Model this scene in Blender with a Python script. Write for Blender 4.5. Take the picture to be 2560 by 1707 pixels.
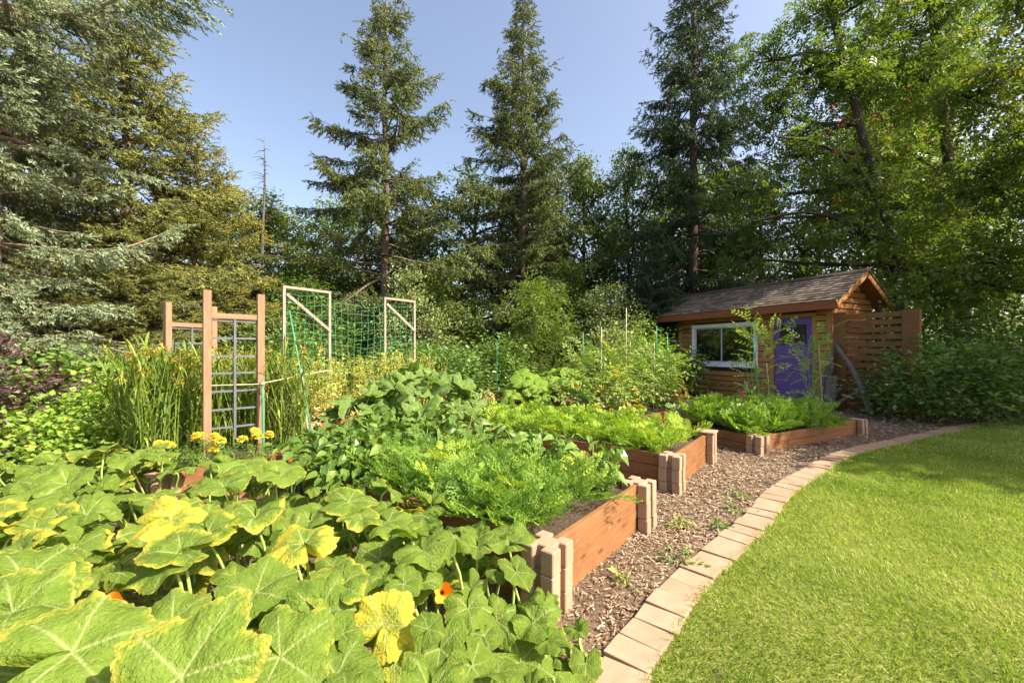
import bpy, bmesh, math, random
import numpy as np
from mathutils import Vector, Matrix, Euler

RAD = math.radians
SC = bpy.context.scene
COL = SC.collection
for _o in list(bpy.data.objects):
    bpy.data.objects.remove(_o)

# ------------------------------------------------------------------ camera
EYE = 1.30                                   # metres above the path
cam_d = bpy.data.cameras.new('camera')
cam_d.lens = 14.555
cam_d.sensor_width = 36.0
cam_d.shift_y = 0.0092
cam_d.clip_start = 0.02
cam_d.clip_end = 2000.0
cam = bpy.data.objects.new('camera', cam_d)
cam.location = (0, 0, EYE)
cam.rotation_euler = (RAD(90), 0, 0)
COL.objects.link(cam)
SC.camera = cam

# ------------------------------------------------------------------ sky, sun, exposure
SUN_EL = RAD(43)
SUN_AZ = (0.93, -0.37)                      # horizontal direction towards the sun
world = bpy.data.worlds.new('World')
SC.world = world
world.use_nodes = True
wn = world.node_tree
for _n in list(wn.nodes):
    wn.nodes.remove(_n)
wo = wn.nodes.new('ShaderNodeOutputWorld')
wb = wn.nodes.new('ShaderNodeBackground')
ws = wn.nodes.new('ShaderNodeTexSky')
ws.sky_type = 'NISHITA'
ws.sun_disc = False
ws.sun_elevation = SUN_EL
ws.sun_rotation = math.atan2(SUN_AZ[0], SUN_AZ[1])
ws.altitude = 600
ws.air_density = 1.0
ws.dust_density = 5.0
ws.ozone_density = 4.0
wb.inputs['Strength'].default_value = 0.15
wm = wn.nodes.new('ShaderNodeMix')           # slightly hazy, paler late-summer sky
wm.data_type = 'RGBA'
wm.blend_type = 'MULTIPLY'
wm.inputs[0].default_value = 1.0
wm.inputs[7].default_value = (1.28, 1.05, 0.87, 1)
wn.links.new(ws.outputs['Color'], wm.inputs[6])
wn.links.new(wm.outputs[2], wb.inputs['Color'])
wn.links.new(wb.outputs['Background'], wo.inputs['Surface'])

sun_d = bpy.data.lights.new('sun', 'SUN')
sun_d.energy = 5.0
sun_d.angle = RAD(0.53)
sun_d.color = (1.0, 0.90, 0.74)
sun = bpy.data.objects.new('sun', sun_d)
_sd = Vector((SUN_AZ[0] * math.cos(SUN_EL), SUN_AZ[1] * math.cos(SUN_EL), math.sin(SUN_EL)))
sun.rotation_euler = _sd.to_track_quat('Z', 'Y').to_euler()
sun.location = (30, -3, 30)
COL.objects.link(sun)

SC.view_settings.view_transform = 'Standard'
SC.view_settings.look = 'None'
SC.view_settings.exposure = 1.28
SC.view_settings.gamma = 1.0
SC.view_settings.use_curve_mapping = False
SC.render.engine = 'CYCLES'
SC.cycles.max_bounces = 6
SC.cycles.diffuse_bounces = 4
SC.cycles.glossy_bounces = 2
SC.cycles.transmission_bounces = 4
SC.cycles.transparent_max_bounces = 6
SC.cycles.caustics_reflective = False
SC.cycles.caustics_refractive = False
SC.cycles.use_denoising = True
try:
    SC.cycles.denoiser = 'OPENIMAGEDENOISE'
    SC.cycles.denoising_input_passes = 'RGB_ALBEDO_NORMAL'
except Exception:
    pass
SC.cycles.use_adaptive_sampling = False

# ------------------------------------------------------------------ helpers: nodes
class NT:
    """small helper around a material's node tree"""
    def __init__(self, name):
        self.m = bpy.data.materials.new(name)
        self.m.use_nodes = True
        self.t = self.m.node_tree
        for n in list(self.t.nodes):
            self.t.nodes.remove(n)
        self.out = self.t.nodes.new('ShaderNodeOutputMaterial')
    def n(self, kind, **kw):
        x = self.t.nodes.new('ShaderNode' + kind)
        for k, v in kw.items():
            setattr(x, k, v)
        return x
    def l(self, a, b):
        self.t.links.new(a, b)
    def set(self, sock, v):
        if isinstance(v, bpy.types.NodeSocket):
            self.l(v, sock)
        else:
            sock.default_value = v
    def coord(self, which='Object'):
        return self.n('TexCoord').outputs[which]
    def mapping(self, vec, scale=(1, 1, 1), loc=(0, 0, 0)):
        m = self.n('Mapping')
        self.l(vec, m.inputs['Vector'])
        m.inputs['Scale'].default_value = scale
        self.set(m.inputs['Location'], loc)
        return m.outputs['Vector']
    def noise(self, vec, scale, detail=4, rough=0.6, dist=0.0, out='Fac'):
        x = self.n('TexNoise')
        if vec is not None:
            self.l(vec, x.inputs['Vector'])
        x.inputs['Scale'].default_value = scale
        x.inputs['Detail'].default_value = detail
        x.inputs['Roughness'].default_value = rough
        x.inputs['Distortion'].default_value = dist
        return x.outputs[out]
    def ramp(self, fac, stops, interp='LINEAR'):
        x = self.n('ValToRGB')
        self.l(fac, x.inputs['Fac'])
        r = x.color_ramp
        r.interpolation = interp
        while len(r.elements) > 1:
            r.elements.remove(r.elements[0])
        for i, (p, c) in enumerate(stops):
            e = r.elements[0] if i == 0 else r.elements.new(p)
            e.position = p
            e.color = (c[0], c[1], c[2], 1)
        return x.outputs['Color']
    def mix(self, fac, a, b, mode='MIX'):
        x = self.n('Mix', data_type='RGBA', blend_type=mode)
        self.set(x.inputs[0], fac)
        for s, v in ((x.inputs[6], a), (x.inputs[7], b)):
            if isinstance(v, tuple) and len(v) == 3:
                v = (*v, 1)
            self.set(s, v)
        return x.outputs[2]
    def math(self, op, a, b=0.0, c=None, clamp=False):
        x = self.n('Math', operation=op, use_clamp=clamp)
        self.set(x.inputs[0], a)
        self.set(x.inputs[1], b)
        if c is not None:
            self.set(x.inputs[2], c)
        return x.outputs[0]
    def remap(self, v, a, b, c=0.0, d=1.0):
        x = self.n('MapRange', clamp=True)
        self.l(v, x.inputs[0])
        for i, q in enumerate((a, b, c, d)):
            x.inputs[i + 1].default_value = q
        return x.outputs[0]
    def attr(self, name, kind='GEOMETRY', out='Fac'):
        x = self.n('Attribute', attribute_type=kind, attribute_name=name)
        return x.outputs[out]
    def bump(self, h, strength=0.3, dist=0.01):
        x = self.n('Bump')
        x.inputs['Strength'].default_value = strength
        x.inputs['Distance'].default_value = dist
        self.l(h, x.inputs['Height'])
        return x.outputs['Normal']
    def pbsdf(self, col, rough=0.6, spec=0.3, normal=None, metal=0.0):
        p = self.n('BsdfPrincipled')
        if isinstance(col, tuple) and len(col) == 3:
            col = (*col, 1)
        self.set(p.inputs['Base Color'], col)
        self.set(p.inputs['Roughness'], rough)
        self.set(p.inputs['Specular IOR Level'], spec)
        p.inputs['Metallic'].default_value = metal
        if normal is not None:
            self.l(normal, p.inputs['Normal'])
        return p.outputs[0]
    def done(self, sh):
        self.l(sh, self.out.inputs['Surface'])
        return self.m

MAT = {}

def leaf_mat(name, stops, transl=0.35, rough=0.5, spec=0.25, warm=(1.25, 1.35, 0.45), noise=0.0, nscale=1.5):
    """foliage: colour from the per-leaf tint attribute, light passing through"""
    t = NT(name)
    f = t.attr('tint')
    if noise:
        nz = t.noise(t.coord('Object'), nscale, 2)
        f = t.math('ADD', f, t.math('MULTIPLY', t.math('SUBTRACT', nz, 0.5), noise), clamp=True)
    c = t.ramp(f, stops)
    p = t.pbsdf(c, rough, spec)
    tr = t.n('BsdfTranslucent')
    t.l(t.mix(1.0, c, warm, 'MULTIPLY'), tr.inputs['Color'])
    ms = t.n('MixShader')
    ms.inputs[0].default_value = transl
    t.l(p, ms.inputs[1])
    t.l(tr.outputs[0], ms.inputs[2])
    MAT[name] = t.done(ms.outputs[0])
    return MAT[name]

# ------------------------------------------------------------------ helpers: meshes
def mk_mesh(name, V, T, mats, tint=None, smooth=False, midx=None):
    V = np.ascontiguousarray(V, np.float32)
    T = np.ascontiguousarray(T, np.int32)
    me = bpy.data.meshes.new(name)
    me.vertices.add(len(V))
    me.vertices.foreach_set('co', V.ravel())
    me.loops.add(T.size)
    me.loops.foreach_set('vertex_index', T.ravel())
    me.polygons.add(len(T))
    me.polygons.foreach_set('loop_start', np.arange(0, T.size, T.shape[1], dtype=np.int32))
    if midx is not None:
        me.polygons.foreach_set('material_index', np.ascontiguousarray(midx, np.int32))
    me.polygons.foreach_set('use_smooth', np.full(len(T), bool(smooth)))
    if tint is not None:
        a = me.attributes.new('tint', 'FLOAT', 'POINT')
        a.data.foreach_set('value', np.ascontiguousarray(tint, np.float32))
    for m in (mats if isinstance(mats, (list, tuple)) else [mats]):
        me.materials.append(MAT[m])
    me.update(calc_edges=True)
    return me

WMAT = {}

def place(name, data, parent=None, M=None, label=None, cat=None, group=None, kind=None):
    """link an object whose matrix M is given in world space"""
    o = bpy.data.objects.new(name, data)
    COL.objects.link(o)
    M = M if M is not None else Matrix.Identity(4)
    o.matrix_basis = M
    if parent is not None:
        o.parent = parent
        o.matrix_parent_inverse = WMAT[parent].inverted()
    WMAT[o] = M
    if label: o['label'] = label
    if cat: o['category'] = cat
    if group: o['group'] = group
    if kind: o['kind'] = kind
    return o

def root(name, loc, label, cat, group=None, rz=0.0, kind=None):
    o = place(name, None, None, Matrix.Translation(Vector(loc)) @ Matrix.Rotation(rz, 4, 'Z'), label, cat, group, kind)
    o.empty_display_size = 0.2
    return o

def cat_meshes(parts):
    """join [(V, T, tint)] into one set of arrays"""
    Vs, Ts, Qs, off = [], [], [], 0
    for p in parts:
        if len(p[0]) == 0:
            continue
        Vs.append(p[0]); Ts.append(p[1] + off); Qs.append(p[2] if len(p) > 2 else np.zeros(len(p[0])))
        off += len(p[0])
    return np.concatenate(Vs), np.concatenate(Ts), np.concatenate(Qs)

def frames(D, U=None, roll=None):
    """rotation matrices whose x axis is D, and whose z axis is as near U as it can be"""
    D = np.asarray(D, float)
    D = D / np.maximum(np.linalg.norm(D, axis=1, keepdims=True), 1e-9)
    if U is None:
        U = np.tile([0.0, 0.0, 1.0], (len(D), 1))
    Y = np.cross(U, D)
    nrm = np.linalg.norm(Y, axis=1, keepdims=True)
    Y = np.where(nrm < 1e-4, np.tile([0.0, 1.0, 0.0], (len(D), 1)), Y / np.maximum(nrm, 1e-9))
    Z = np.cross(D, Y)
    if roll is not None:
        c, s = np.cos(roll)[:, None], np.sin(roll)[:, None]
        Y, Z = Y * c + Z * s, Z * c - Y * s
    return np.stack([D, Y, Z], axis=2)

def stamp(tm, Rm, S, P, tint=None):
    tv, tt = tm
    S = np.asarray(S, float)
    S3 = S[:, None, None] if S.ndim == 1 else S[:, None, :]
    V = np.einsum('mij,mnj->mni', Rm, tv[None] * S3) + np.asarray(P)[:, None, :]
    n = len(tv)
    T = tt[None] + (np.arange(len(Rm)) * n)[:, None, None]
    q = np.repeat(tint, n) if tint is not None else np.zeros(len(Rm) * n)
    return V.reshape(-1, 3), T.reshape(-1, 3), q

def tube(P, r, sides=6, cap=True):
    P = np.asarray(P, float)
    n = len(P)
    r = np.full(n, r) if np.isscalar(r) else np.asarray(r, float)
    D = np.gradient(P, axis=0)
    U = np.tile([0.0, 0.0, 1.0], (n, 1))
    if abs(D[:, 2]).mean() > 0.8 * np.linalg.norm(D, axis=1).mean():
        U = np.tile([0.0, 1.0, 0.0], (n, 1))
    Fm = frames(D, U)
    a = np.linspace(0, 2 * np.pi, sides, endpoint=False)
    ring = np.stack([np.zeros(sides), np.cos(a), np.sin(a)], 1)
    V = np.einsum('mij,nj->mni', Fm, ring) * r[:, None, None] + P[:, None, :]
    V = V.reshape(-1, 3)
    T = []
    for i in range(n - 1):
        for j in range(sides):
            k = (j + 1) % sides
            a0, b0, a1, b1 = i * sides + j, i * sides + k, (i + 1) * sides + j, (i + 1) * sides + k
            T += [(a0, b0, b1), (a0, b1, a1)]
    if cap:
        for j in range(1, sides - 1):
            T.append((0, j + 1, j))
            e = (n - 1) * sides
            T.append((e, e + j, e + j + 1))
    return V, np.array(T, int)

def smooth_path(pts, n):
    """Catmull-Rom through pts"""
    P = np.asarray(pts, float)
    Q = np.vstack([2 * P[0] - P[1], P, 2 * P[-1] - P[-2]])
    out = []
    m = len(P) - 1
    for t in np.linspace(0, m, n):
        i = min(int(t), m - 1)
        u = t - i
        a, b, c, d = Q[i], Q[i + 1], Q[i + 2], Q[i + 3]
        out.append(0.5 * ((2 * b) + (c - a) * u + (2 * a - 5 * b + 4 * c - d) * u * u + (3 * b - a - 3 * c + d) * u ** 3))
    return np.array(out)

_boxes = {}
def box_mesh(name, sx, sy, sz, mat, bev=0.0, segs=1):
    """box centred on x and y, standing on z = 0"""
    key = (name, round(sx, 4), round(sy, 4), round(sz, 4), mat, bev)
    if key in _boxes:
        return _boxes[key]
    bm = bmesh.new()
    bmesh.ops.create_cube(bm, size=1.0)
    for v in bm.verts:
        v.co.x *= sx; v.co.y *= sy; v.co.z = (v.co.z + 0.5) * sz
    if bev:
        bmesh.ops.bevel(bm, geom=list(bm.edges), offset=bev, segments=segs, affect='EDGES', profile=0.6)
    me = bpy.data.meshes.new(name)
    bm.to_mesh(me); bm.free()
    me.materials.append(MAT[mat])
    _boxes[key] = me
    return me

def LRS(loc, rx=0, ry=0, rz=0, s=1):
    s3 = (s, s, s) if np.isscalar(s) else s
    return Matrix.LocRotScale(Vector(loc), Euler((rx, ry, rz)), Vector(s3))

def bar(name, a, b, w, t, mat, parent=None, bev=0.003, up=(0, 0, 1), **kw):
    """a board from point a to point b, w across (towards up), t thick"""
    a, b = Vector(a), Vector(b)
    d = (b - a); L = d.length; d.normalize()
    u = Vector(up)
    if abs(u.dot(d)) > 0.95:
        u = Vector((0, 1, 0))
    s = u.cross(d).normalized()
    u = d.cross(s).normalized()
    M = Matrix((( d.x, s.x, u.x, 0), (d.y, s.y, u.y, 0), (d.z, s.z, u.z, 0), (0, 0, 0, 1)))
    M.translation = (a + b) / 2 - u * (w / 2)
    return place(name, box_mesh(name, L, t, w, mat, bev), parent, M, **kw)

def arr_noise(x, y, seed=0):
    """cheap smooth pseudo-noise, about -1..1"""
    s = seed * 1.7
    return (np.sin(x * 1.7 + 1.3 * np.sin(y * 1.1 + s) + s) + np.sin(y * 2.1 + 1.1 * np.sin(x * 1.9 - s) + 2 * s)
            + 0.5 * np.sin(x * 4.3 - y * 3.1 + s) + 0.5 * np.sin(x * 3.7 + y * 5.3 + 3 * s)) / 3.0

def unit(v):
    return v / np.maximum(np.linalg.norm(v, axis=-1, keepdims=True), 1e-9)

# ------------------------------------------------------------------ materials
def wood(name, dark, mid, lite, scale=1.0, rough=0.55, spec=0.3, bump=0.25, worn=0.0, worncol=(0.45, 0.4, 0.34), knots=0.0):
    t = NT(name)
    rnd = t.n('ObjectInfo').outputs['Random']
    off = t.n('CombineXYZ')
    for i in range(3):
        t.l(t.math('MULTIPLY', rnd, (37.0, 11.0, 23.0)[i]), off.inputs[i])
    v = t.mapping(t.coord('Object'), (1.6 * scale, 22 * scale, 22 * scale), off.outputs[0])
    g = t.noise(v, 2.2, 6, 0.65, 0.6)
    v2 = t.mapping(t.coord('Object'), (1, 1, 1), off.outputs[0])
    b = t.noise(v2, 3.0 * scale, 3)
    c = t.ramp(g, [(0.25, dark), (0.5, mid), (0.8, lite)])
    c = t.mix(t.remap(b, 0.3, 0.75, 0.0, 0.35), c, dark)
    c = t.mix(t.math('MULTIPLY', t.math('SUBTRACT', rnd, 0.5), 0.5), c, lite)
    if worn:
        w = t.noise(v2, 14 * scale, 5, 0.7)
        c = t.mix(t.remap(w, 0.62, 0.72, 0, worn), c, worncol)
    if knots:
        vo = t.n('TexVoronoi'); vo.inputs['Scale'].default_value = 1.0
        t.l(t.mapping(t.coord('Object'), (3.2, 10, 10), off.outputs[0]), vo.inputs['Vector'])
        kn = t.remap(vo.outputs['Distance'], 0.06, 0.16, 1.0, 0.0)
        c = t.mix(t.math('MULTIPLY', kn, knots), c, tuple(x * 0.45 for x in dark))
        st = t.noise(t.mapping(t.coord('Object'), (2.5, 2.5, 0.6), off.outputs[0]), 2.0, 4)
        c = t.mix(t.remap(st, 0.50, 0.74, 0, 0.45), c, tuple(x * 0.75 for x in dark))
    n = t.bump(g, bump, 0.004)
    MAT[name] = t.done(t.pbsdf(c, rough, spec, n))

wood('plank_wood', (0.15, 0.062, 0.024), (0.235, 0.108, 0.043), (0.31, 0.16, 0.072), 1.0, 0.55, 0.3, worn=0.4, worncol=(0.34, 0.24, 0.15), knots=0.8)
wood('siding_wood', (0.26, 0.105, 0.034), (0.43, 0.19, 0.065), (0.55, 0.28, 0.105), 1.0, 0.5, 0.35, worn=0.2, worncol=(0.36, 0.20, 0.10), knots=0.6)
wood('screen_wood', (0.14, 0.058, 0.021), (0.22, 0.098, 0.036), (0.30, 0.145, 0.056), 1.0, 0.55, 0.3, knots=0.5)
wood('trim_wood', (0.29, 0.125, 0.042), (0.42, 0.195, 0.07), (0.52, 0.26, 0.1), 1.0, 0.5, 0.35)
wood('fascia_wood', (0.20, 0.055, 0.022), (0.28, 0.085, 0.034), (0.34, 0.12, 0.052), 1.0, 0.45, 0.35)
wood('post_wood', (0.19, 0.11, 0.062), (0.28, 0.17, 0.102), (0.36, 0.24, 0.155), 1.2, 0.8, 0.15, 0.4, worn=0.5, worncol=(0.4, 0.34, 0.28))
wood('pale_wood', (0.20, 0.165, 0.125), (0.30, 0.255, 0.205), (0.40, 0.35, 0.29), 1.2, 0.8, 0.15, 0.4, worn=0.4)
wood('grey_wood', (0.10, 0.09, 0.08), (0.19, 0.165, 0.145), (0.30, 0.265, 0.235), 1.2, 0.85, 0.1, 0.6)
wood('step_wood', (0.30, 0.25, 0.2), (0.40, 0.33, 0.27), (0.5, 0.42, 0.35), 1.0, 0.8, 0.1, 0.5)

def mineral(name, a, b, speck, scale=1.0, rough=0.9, stain=None, bump=0.5, rndmix=0.5):
    t = NT(name)
    rnd = t.n('ObjectInfo').outputs['Random']
    off = t.n('CombineXYZ')
    for i in range(3):
        t.l(t.math('MULTIPLY', rnd, (31.0, 17.0, 29.0)[i]), off.inputs[i])
    v = t.mapping(t.coord('Object'), (1, 1, 1), off.outputs[0])
    n1 = t.noise(v, 9 * scale, 4)
    n2 = t.noise(v, 120 * scale, 3, 0.7)
    n3 = t.noise(v, 5 * scale, 3)
    c = t.mix(t.remap(n1, 0.3, 0.7), a, b)
    c = t.mix(t.remap(n2, 0.60, 0.74, 0, 0.7), c, speck)
    c = t.mix(t.math('MULTIPLY', t.math('SUBTRACT', rnd, 0.35, clamp=True), rndmix), c, speck)
    if stain:
        c = t.mix(t.remap(n3, 0.56, 0.72, 0, 0.55), c, stain)
    MAT[name] = t.done(t.pbsdf(c, rough, 0.2, t.bump(n2, bump, 0.003)))

mineral('block_stone', (0.33, 0.22, 0.145), (0.39, 0.265, 0.18), (0.22, 0.14, 0.09), 1.0, stain=(0.27, 0.165, 0.105), rndmix=0.5)
mineral('grey_block', (0.13, 0.12, 0.11), (0.18, 0.165, 0.15), (0.08, 0.075, 0.07), 1.0)
mineral('paver_stone', (0.30, 0.205, 0.135), (0.37, 0.26, 0.178), (0.20, 0.135, 0.085), 1.2, stain=(0.30, 0.19, 0.10), rndmix=0.5)

def soil(name, a, b, c_, scale=1.0, bump=0.9):
    t = NT(name)
    v = t.coord('Object')
    n1 = t.noise(v, 3.0 * scale, 5, 0.65)
    n2 = t.noise(v, 45 * scale, 4, 0.7)
    c = t.mix(t.remap(n1, 0.35, 0.68), a, b)
    c = t.mix(t.remap(n2, 0.52, 0.72, 0, 0.8), c, c_)
    MAT[name] = t.done(t.pbsdf(c, 0.95, 0.1, t.bump(n2, bump, 0.02)))

soil('bed_soil', (0.060, 0.042, 0.030), (0.10, 0.072, 0.052), (0.16, 0.12, 0.09))
soil('path_soil', (0.10, 0.071, 0.046), (0.175, 0.127, 0.084), (0.25, 0.185, 0.125))
soil('wood_floor_soil', (0.055, 0.045, 0.028), (0.075, 0.075, 0.03), (0.12, 0.09, 0.05), 0.6)
soil('lawn_soil', (0.12, 0.14, 0.03), (0.18, 0.195, 0.048), (0.25, 0.235, 0.09), 1.2, 0.5)

# wood chips
t = NT('chip_wood')
c = t.ramp(t.attr('tint'), [(0.0, (0.12, 0.08, 0.05)), (0.45, (0.26, 0.185, 0.118)), (0.8, (0.40, 0.30, 0.205)), (1.0, (0.56, 0.45, 0.33))])
MAT['chip_wood'] = t.done(t.pbsdf(c, 0.85, 0.15))

# bark
def bark(name, a, b, sc=1.0):
    t = NT(name)
    v = t.mapping(t.coord('Object'), (9 * sc, 9 * sc, 2.2 * sc))
    n = t.noise(v, 2.0, 6, 0.7, 0.8)
    c = t.ramp(n, [(0.3, a), (0.7, b)])
    MAT[name] = t.done(t.pbsdf(c, 0.9, 0.1, t.bump(n, 0.9, 0.03)))
bark('spruce_bark', (0.075, 0.055, 0.042), (0.20, 0.155, 0.125))
bark('pale_bark', (0.22, 0.16, 0.115), (0.46, 0.36, 0.27))
bark('dark_bark', (0.045, 0.036, 0.028), (0.12, 0.098, 0.078))
bark('grey_bark', (0.08, 0.07, 0.06), (0.17, 0.15, 0.13))
bark('twig_bark', (0.10, 0.075, 0.05), (0.20, 0.15, 0.10))
bark('log_bark', (0.10, 0.085, 0.07), (0.24, 0.205, 0.175), 2.0)

# foliage
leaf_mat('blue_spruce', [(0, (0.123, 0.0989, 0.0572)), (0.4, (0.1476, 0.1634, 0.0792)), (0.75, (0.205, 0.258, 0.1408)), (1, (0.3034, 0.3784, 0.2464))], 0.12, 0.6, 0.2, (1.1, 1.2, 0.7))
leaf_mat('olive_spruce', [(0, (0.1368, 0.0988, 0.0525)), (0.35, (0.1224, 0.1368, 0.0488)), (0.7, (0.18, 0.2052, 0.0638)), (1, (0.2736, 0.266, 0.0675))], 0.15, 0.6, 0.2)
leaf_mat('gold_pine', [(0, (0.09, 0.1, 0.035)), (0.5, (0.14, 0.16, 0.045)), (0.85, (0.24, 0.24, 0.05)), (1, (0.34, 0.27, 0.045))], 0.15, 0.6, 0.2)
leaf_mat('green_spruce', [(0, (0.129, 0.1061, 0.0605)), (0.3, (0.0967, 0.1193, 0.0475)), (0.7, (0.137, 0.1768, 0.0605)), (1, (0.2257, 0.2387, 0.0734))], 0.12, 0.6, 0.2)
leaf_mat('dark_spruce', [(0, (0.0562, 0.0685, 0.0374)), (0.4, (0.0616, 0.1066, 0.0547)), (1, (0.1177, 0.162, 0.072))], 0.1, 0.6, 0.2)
leaf_mat('tree_leaf', [(0, (0.0706, 0.1125, 0.0229)), (0.5, (0.1146, 0.1792, 0.0337)), (0.85, (0.1792, 0.2449, 0.0455)), (1, (0.2814, 0.2916, 0.0566))], 0.38, 0.5, 0.3)
leaf_mat('bright_leaf', [(0, (0.0811, 0.1292, 0.0254)), (0.5, (0.1317, 0.1957, 0.0354)), (0.9, (0.2026, 0.2575, 0.0499)), (1, (0.304, 0.2884, 0.0599))], 0.42, 0.5, 0.3)
leaf_mat('ash_leaf', [(0, (0.0719, 0.1201, 0.0258)), (0.5, (0.1229, 0.1915, 0.0419)), (0.9, (0.1891, 0.2482, 0.0533)), (1, (0.464, 0.3535, 0.0591))], 0.42, 0.4, 0.45)
leaf_mat('shrub_leaf', [(0, (0.0896, 0.1654, 0.0381)), (0.6, (0.1455, 0.2431, 0.0543)), (1, (0.2442, 0.3473, 0.0815))], 0.3, 0.4, 0.45)
leaf_mat('pale_leaf', [(0, (0.115, 0.161, 0.055)), (0.6, (0.2185, 0.276, 0.1)), (1, (0.483, 0.4945, 0.24))], 0.3, 0.5, 0.3)
leaf_mat('currant_leaf', [(0, (0.1232, 0.22, 0.03)), (0.6, (0.22, 0.35, 0.05)), (0.9, (0.3168, 0.43, 0.07)), (1, (0.4048, 0.42, 0.06))], 0.35, 0.5, 0.3)
leaf_mat('purple_leaf', [(0, (0.0357, 0.0158, 0.0158)), (0.6, (0.0714, 0.0382, 0.036)), (1, (0.1224, 0.072, 0.063))], 0.2, 0.38, 0.5, (1.3, 0.7, 0.6))
leaf_mat('carrot_leaf', [(0, (0.1111, 0.2029, 0.036)), (0.5, (0.1852, 0.3222, 0.055)), (0.85, (0.2964, 0.4296, 0.065)), (1, (0.4693, 0.5251, 0.078))], 0.3, 0.55, 0.2)
leaf_mat('lime_carrot_leaf', [(0, (0.1563, 0.2674, 0.0314)), (0.5, (0.2638, 0.4012, 0.0475)), (1, (0.4299, 0.5348, 0.0731))], 0.32, 0.55, 0.2)
leaf_mat('parsley_leaf', [(0, (0.1254, 0.2222, 0.033)), (0.5, (0.209, 0.3433, 0.044)), (0.92, (0.3135, 0.4342, 0.066)), (1, (0.4703, 0.5049, 0.275))], 0.32, 0.45, 0.35)
leaf_mat('pepper_leaf', [(0, (0.085, 0.155, 0.025)), (0.6, (0.14, 0.235, 0.04)), (1, (0.22, 0.33, 0.07))], 0.25, 0.32, 0.5)
leaf_mat('bean_leaf', [(0, (0.0638, 0.1305, 0.0198)), (0.6, (0.1062, 0.1935, 0.0288)), (1, (0.2295, 0.315, 0.054))], 0.28, 0.42, 0.4)
leaf_mat('tomato_leaf', [(0, (0.132, 0.204, 0.045)), (0.6, (0.228, 0.324, 0.075)), (0.93, (0.324, 0.432, 0.11)), (1, (0.54, 0.504, 0.08))], 0.3, 0.55, 0.25)
leaf_mat('yellow_leaf', [(0, (0.40, 0.36, 0.05)), (1, (0.58, 0.48, 0.06))], 0.3, 0.55, 0.25)
leaf_mat('straw_leaf', [(0, (0.2, 0.27, 0.04)), (0.4, (0.36, 0.4, 0.08)), (0.7, (0.58, 0.52, 0.19)), (1, (0.74, 0.58, 0.33))], 0.3, 0.6, 0.2)
leaf_mat('millet_leaf', [(0, (0.1, 0.17, 0.025)), (0.5, (0.17, 0.255, 0.035)), (0.85, (0.29, 0.36, 0.055)), (1, (0.5, 0.42, 0.13))], 0.32, 0.45, 0.35)
leaf_mat('millet_head', [(0, (0.288, 0.288, 0.04)), (0.6, (0.416, 0.352, 0.064)), (1, (0.496, 0.256, 0.128))], 0.2, 0.7, 0.1)
leaf_mat('grass_blade', [(0, (0.1315, 0.2181, 0.0307)), (0.45, (0.2427, 0.3382, 0.0493)), (0.75, (0.3743, 0.4473, 0.0986)), (1, (0.5664, 0.5674, 0.2629))], 0.3, 0.5, 0.3)
leaf_mat('weed_leaf', [(0, (0.10, 0.18, 0.04)), (0.6, (0.17, 0.26, 0.06)), (1, (0.36, 0.36, 0.12))], 0.3, 0.5, 0.3)

def plain(name, col, rough=0.5, spec=0.4, bumpy=0.0, var=0.0):
    t = NT(name)
    c = col
    nrm = None
    if bumpy or var:
        nz = t.noise(t.coord('Object'), 12, 3)
        if var:
            c = t.mix(t.remap(nz, 0.3, 0.7), tuple(x * (1 - var) for x in col), tuple(min(1, x * (1 + var)) for x in col))
        if bumpy:
            nrm = t.bump(nz, bumpy, 0.005)
    MAT[name] = t.done(t.pbsdf(c, rough, spec, nrm))

plain('white_vinyl', (0.86, 0.85, 0.82), 0.4, 0.4, var=0.05)
plain('sash_vinyl', (0.52, 0.55, 0.60), 0.4, 0.4, var=0.05)
plain('purple_paint', (0.16, 0.085, 0.33), 0.45, 0.4, 0.05, var=0.08)
plain('dark_inside', (0.05, 0.045, 0.042), 0.8, 0.1)
plain('clay_pot', (0.35, 0.14, 0.08), 0.8, 0.2, var=0.15)
plain('white_pot', (0.6, 0.6, 0.58), 0.6, 0.3)
plain('metal_handle', (0.5, 0.48, 0.44), 0.3, 0.5)
plain('grey_metal_grid', (0.10, 0.11, 0.125), 0.5, 0.5, var=0.15)
plain('green_plastic', (0.035, 0.25, 0.13), 0.4, 0.4)
plain('net_green', (0.05, 0.36, 0.17), 0.5, 0.3)
plain('cane', (0.42, 0.36, 0.24), 0.7, 0.2, var=0.2)
plain('twine', (0.62, 0.55, 0.34), 0.9, 0.1)
plain('green_stem', (0.16, 0.24, 0.05), 0.55, 0.3, var=0.25)
plain('pale_stem', (0.28, 0.38, 0.10), 0.5, 0.35, var=0.2)
plain('marigold', (0.70, 0.56, 0.06), 0.7, 0.1, var=0.12)
plain('orange_petal', (0.80, 0.33, 0.02), 0.6, 0.2, var=0.15)
plain('tomato_red', (0.62, 0.10, 0.025), 0.3, 0.5, var=0.1)
plain('tomato_orange', (0.75, 0.26, 0.03), 0.3, 0.5, var=0.1)
plain('tomato_green', (0.30, 0.40, 0.10), 0.35, 0.5, var=0.1)
plain('pepper_red', (0.62, 0.09, 0.02), 0.25, 0.5)
plain('pink_petal', (0.75, 0.08, 0.32), 0.6, 0.2)
plain('berry', (0.35, 0.05, 0.02), 0.4, 0.4)

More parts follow.
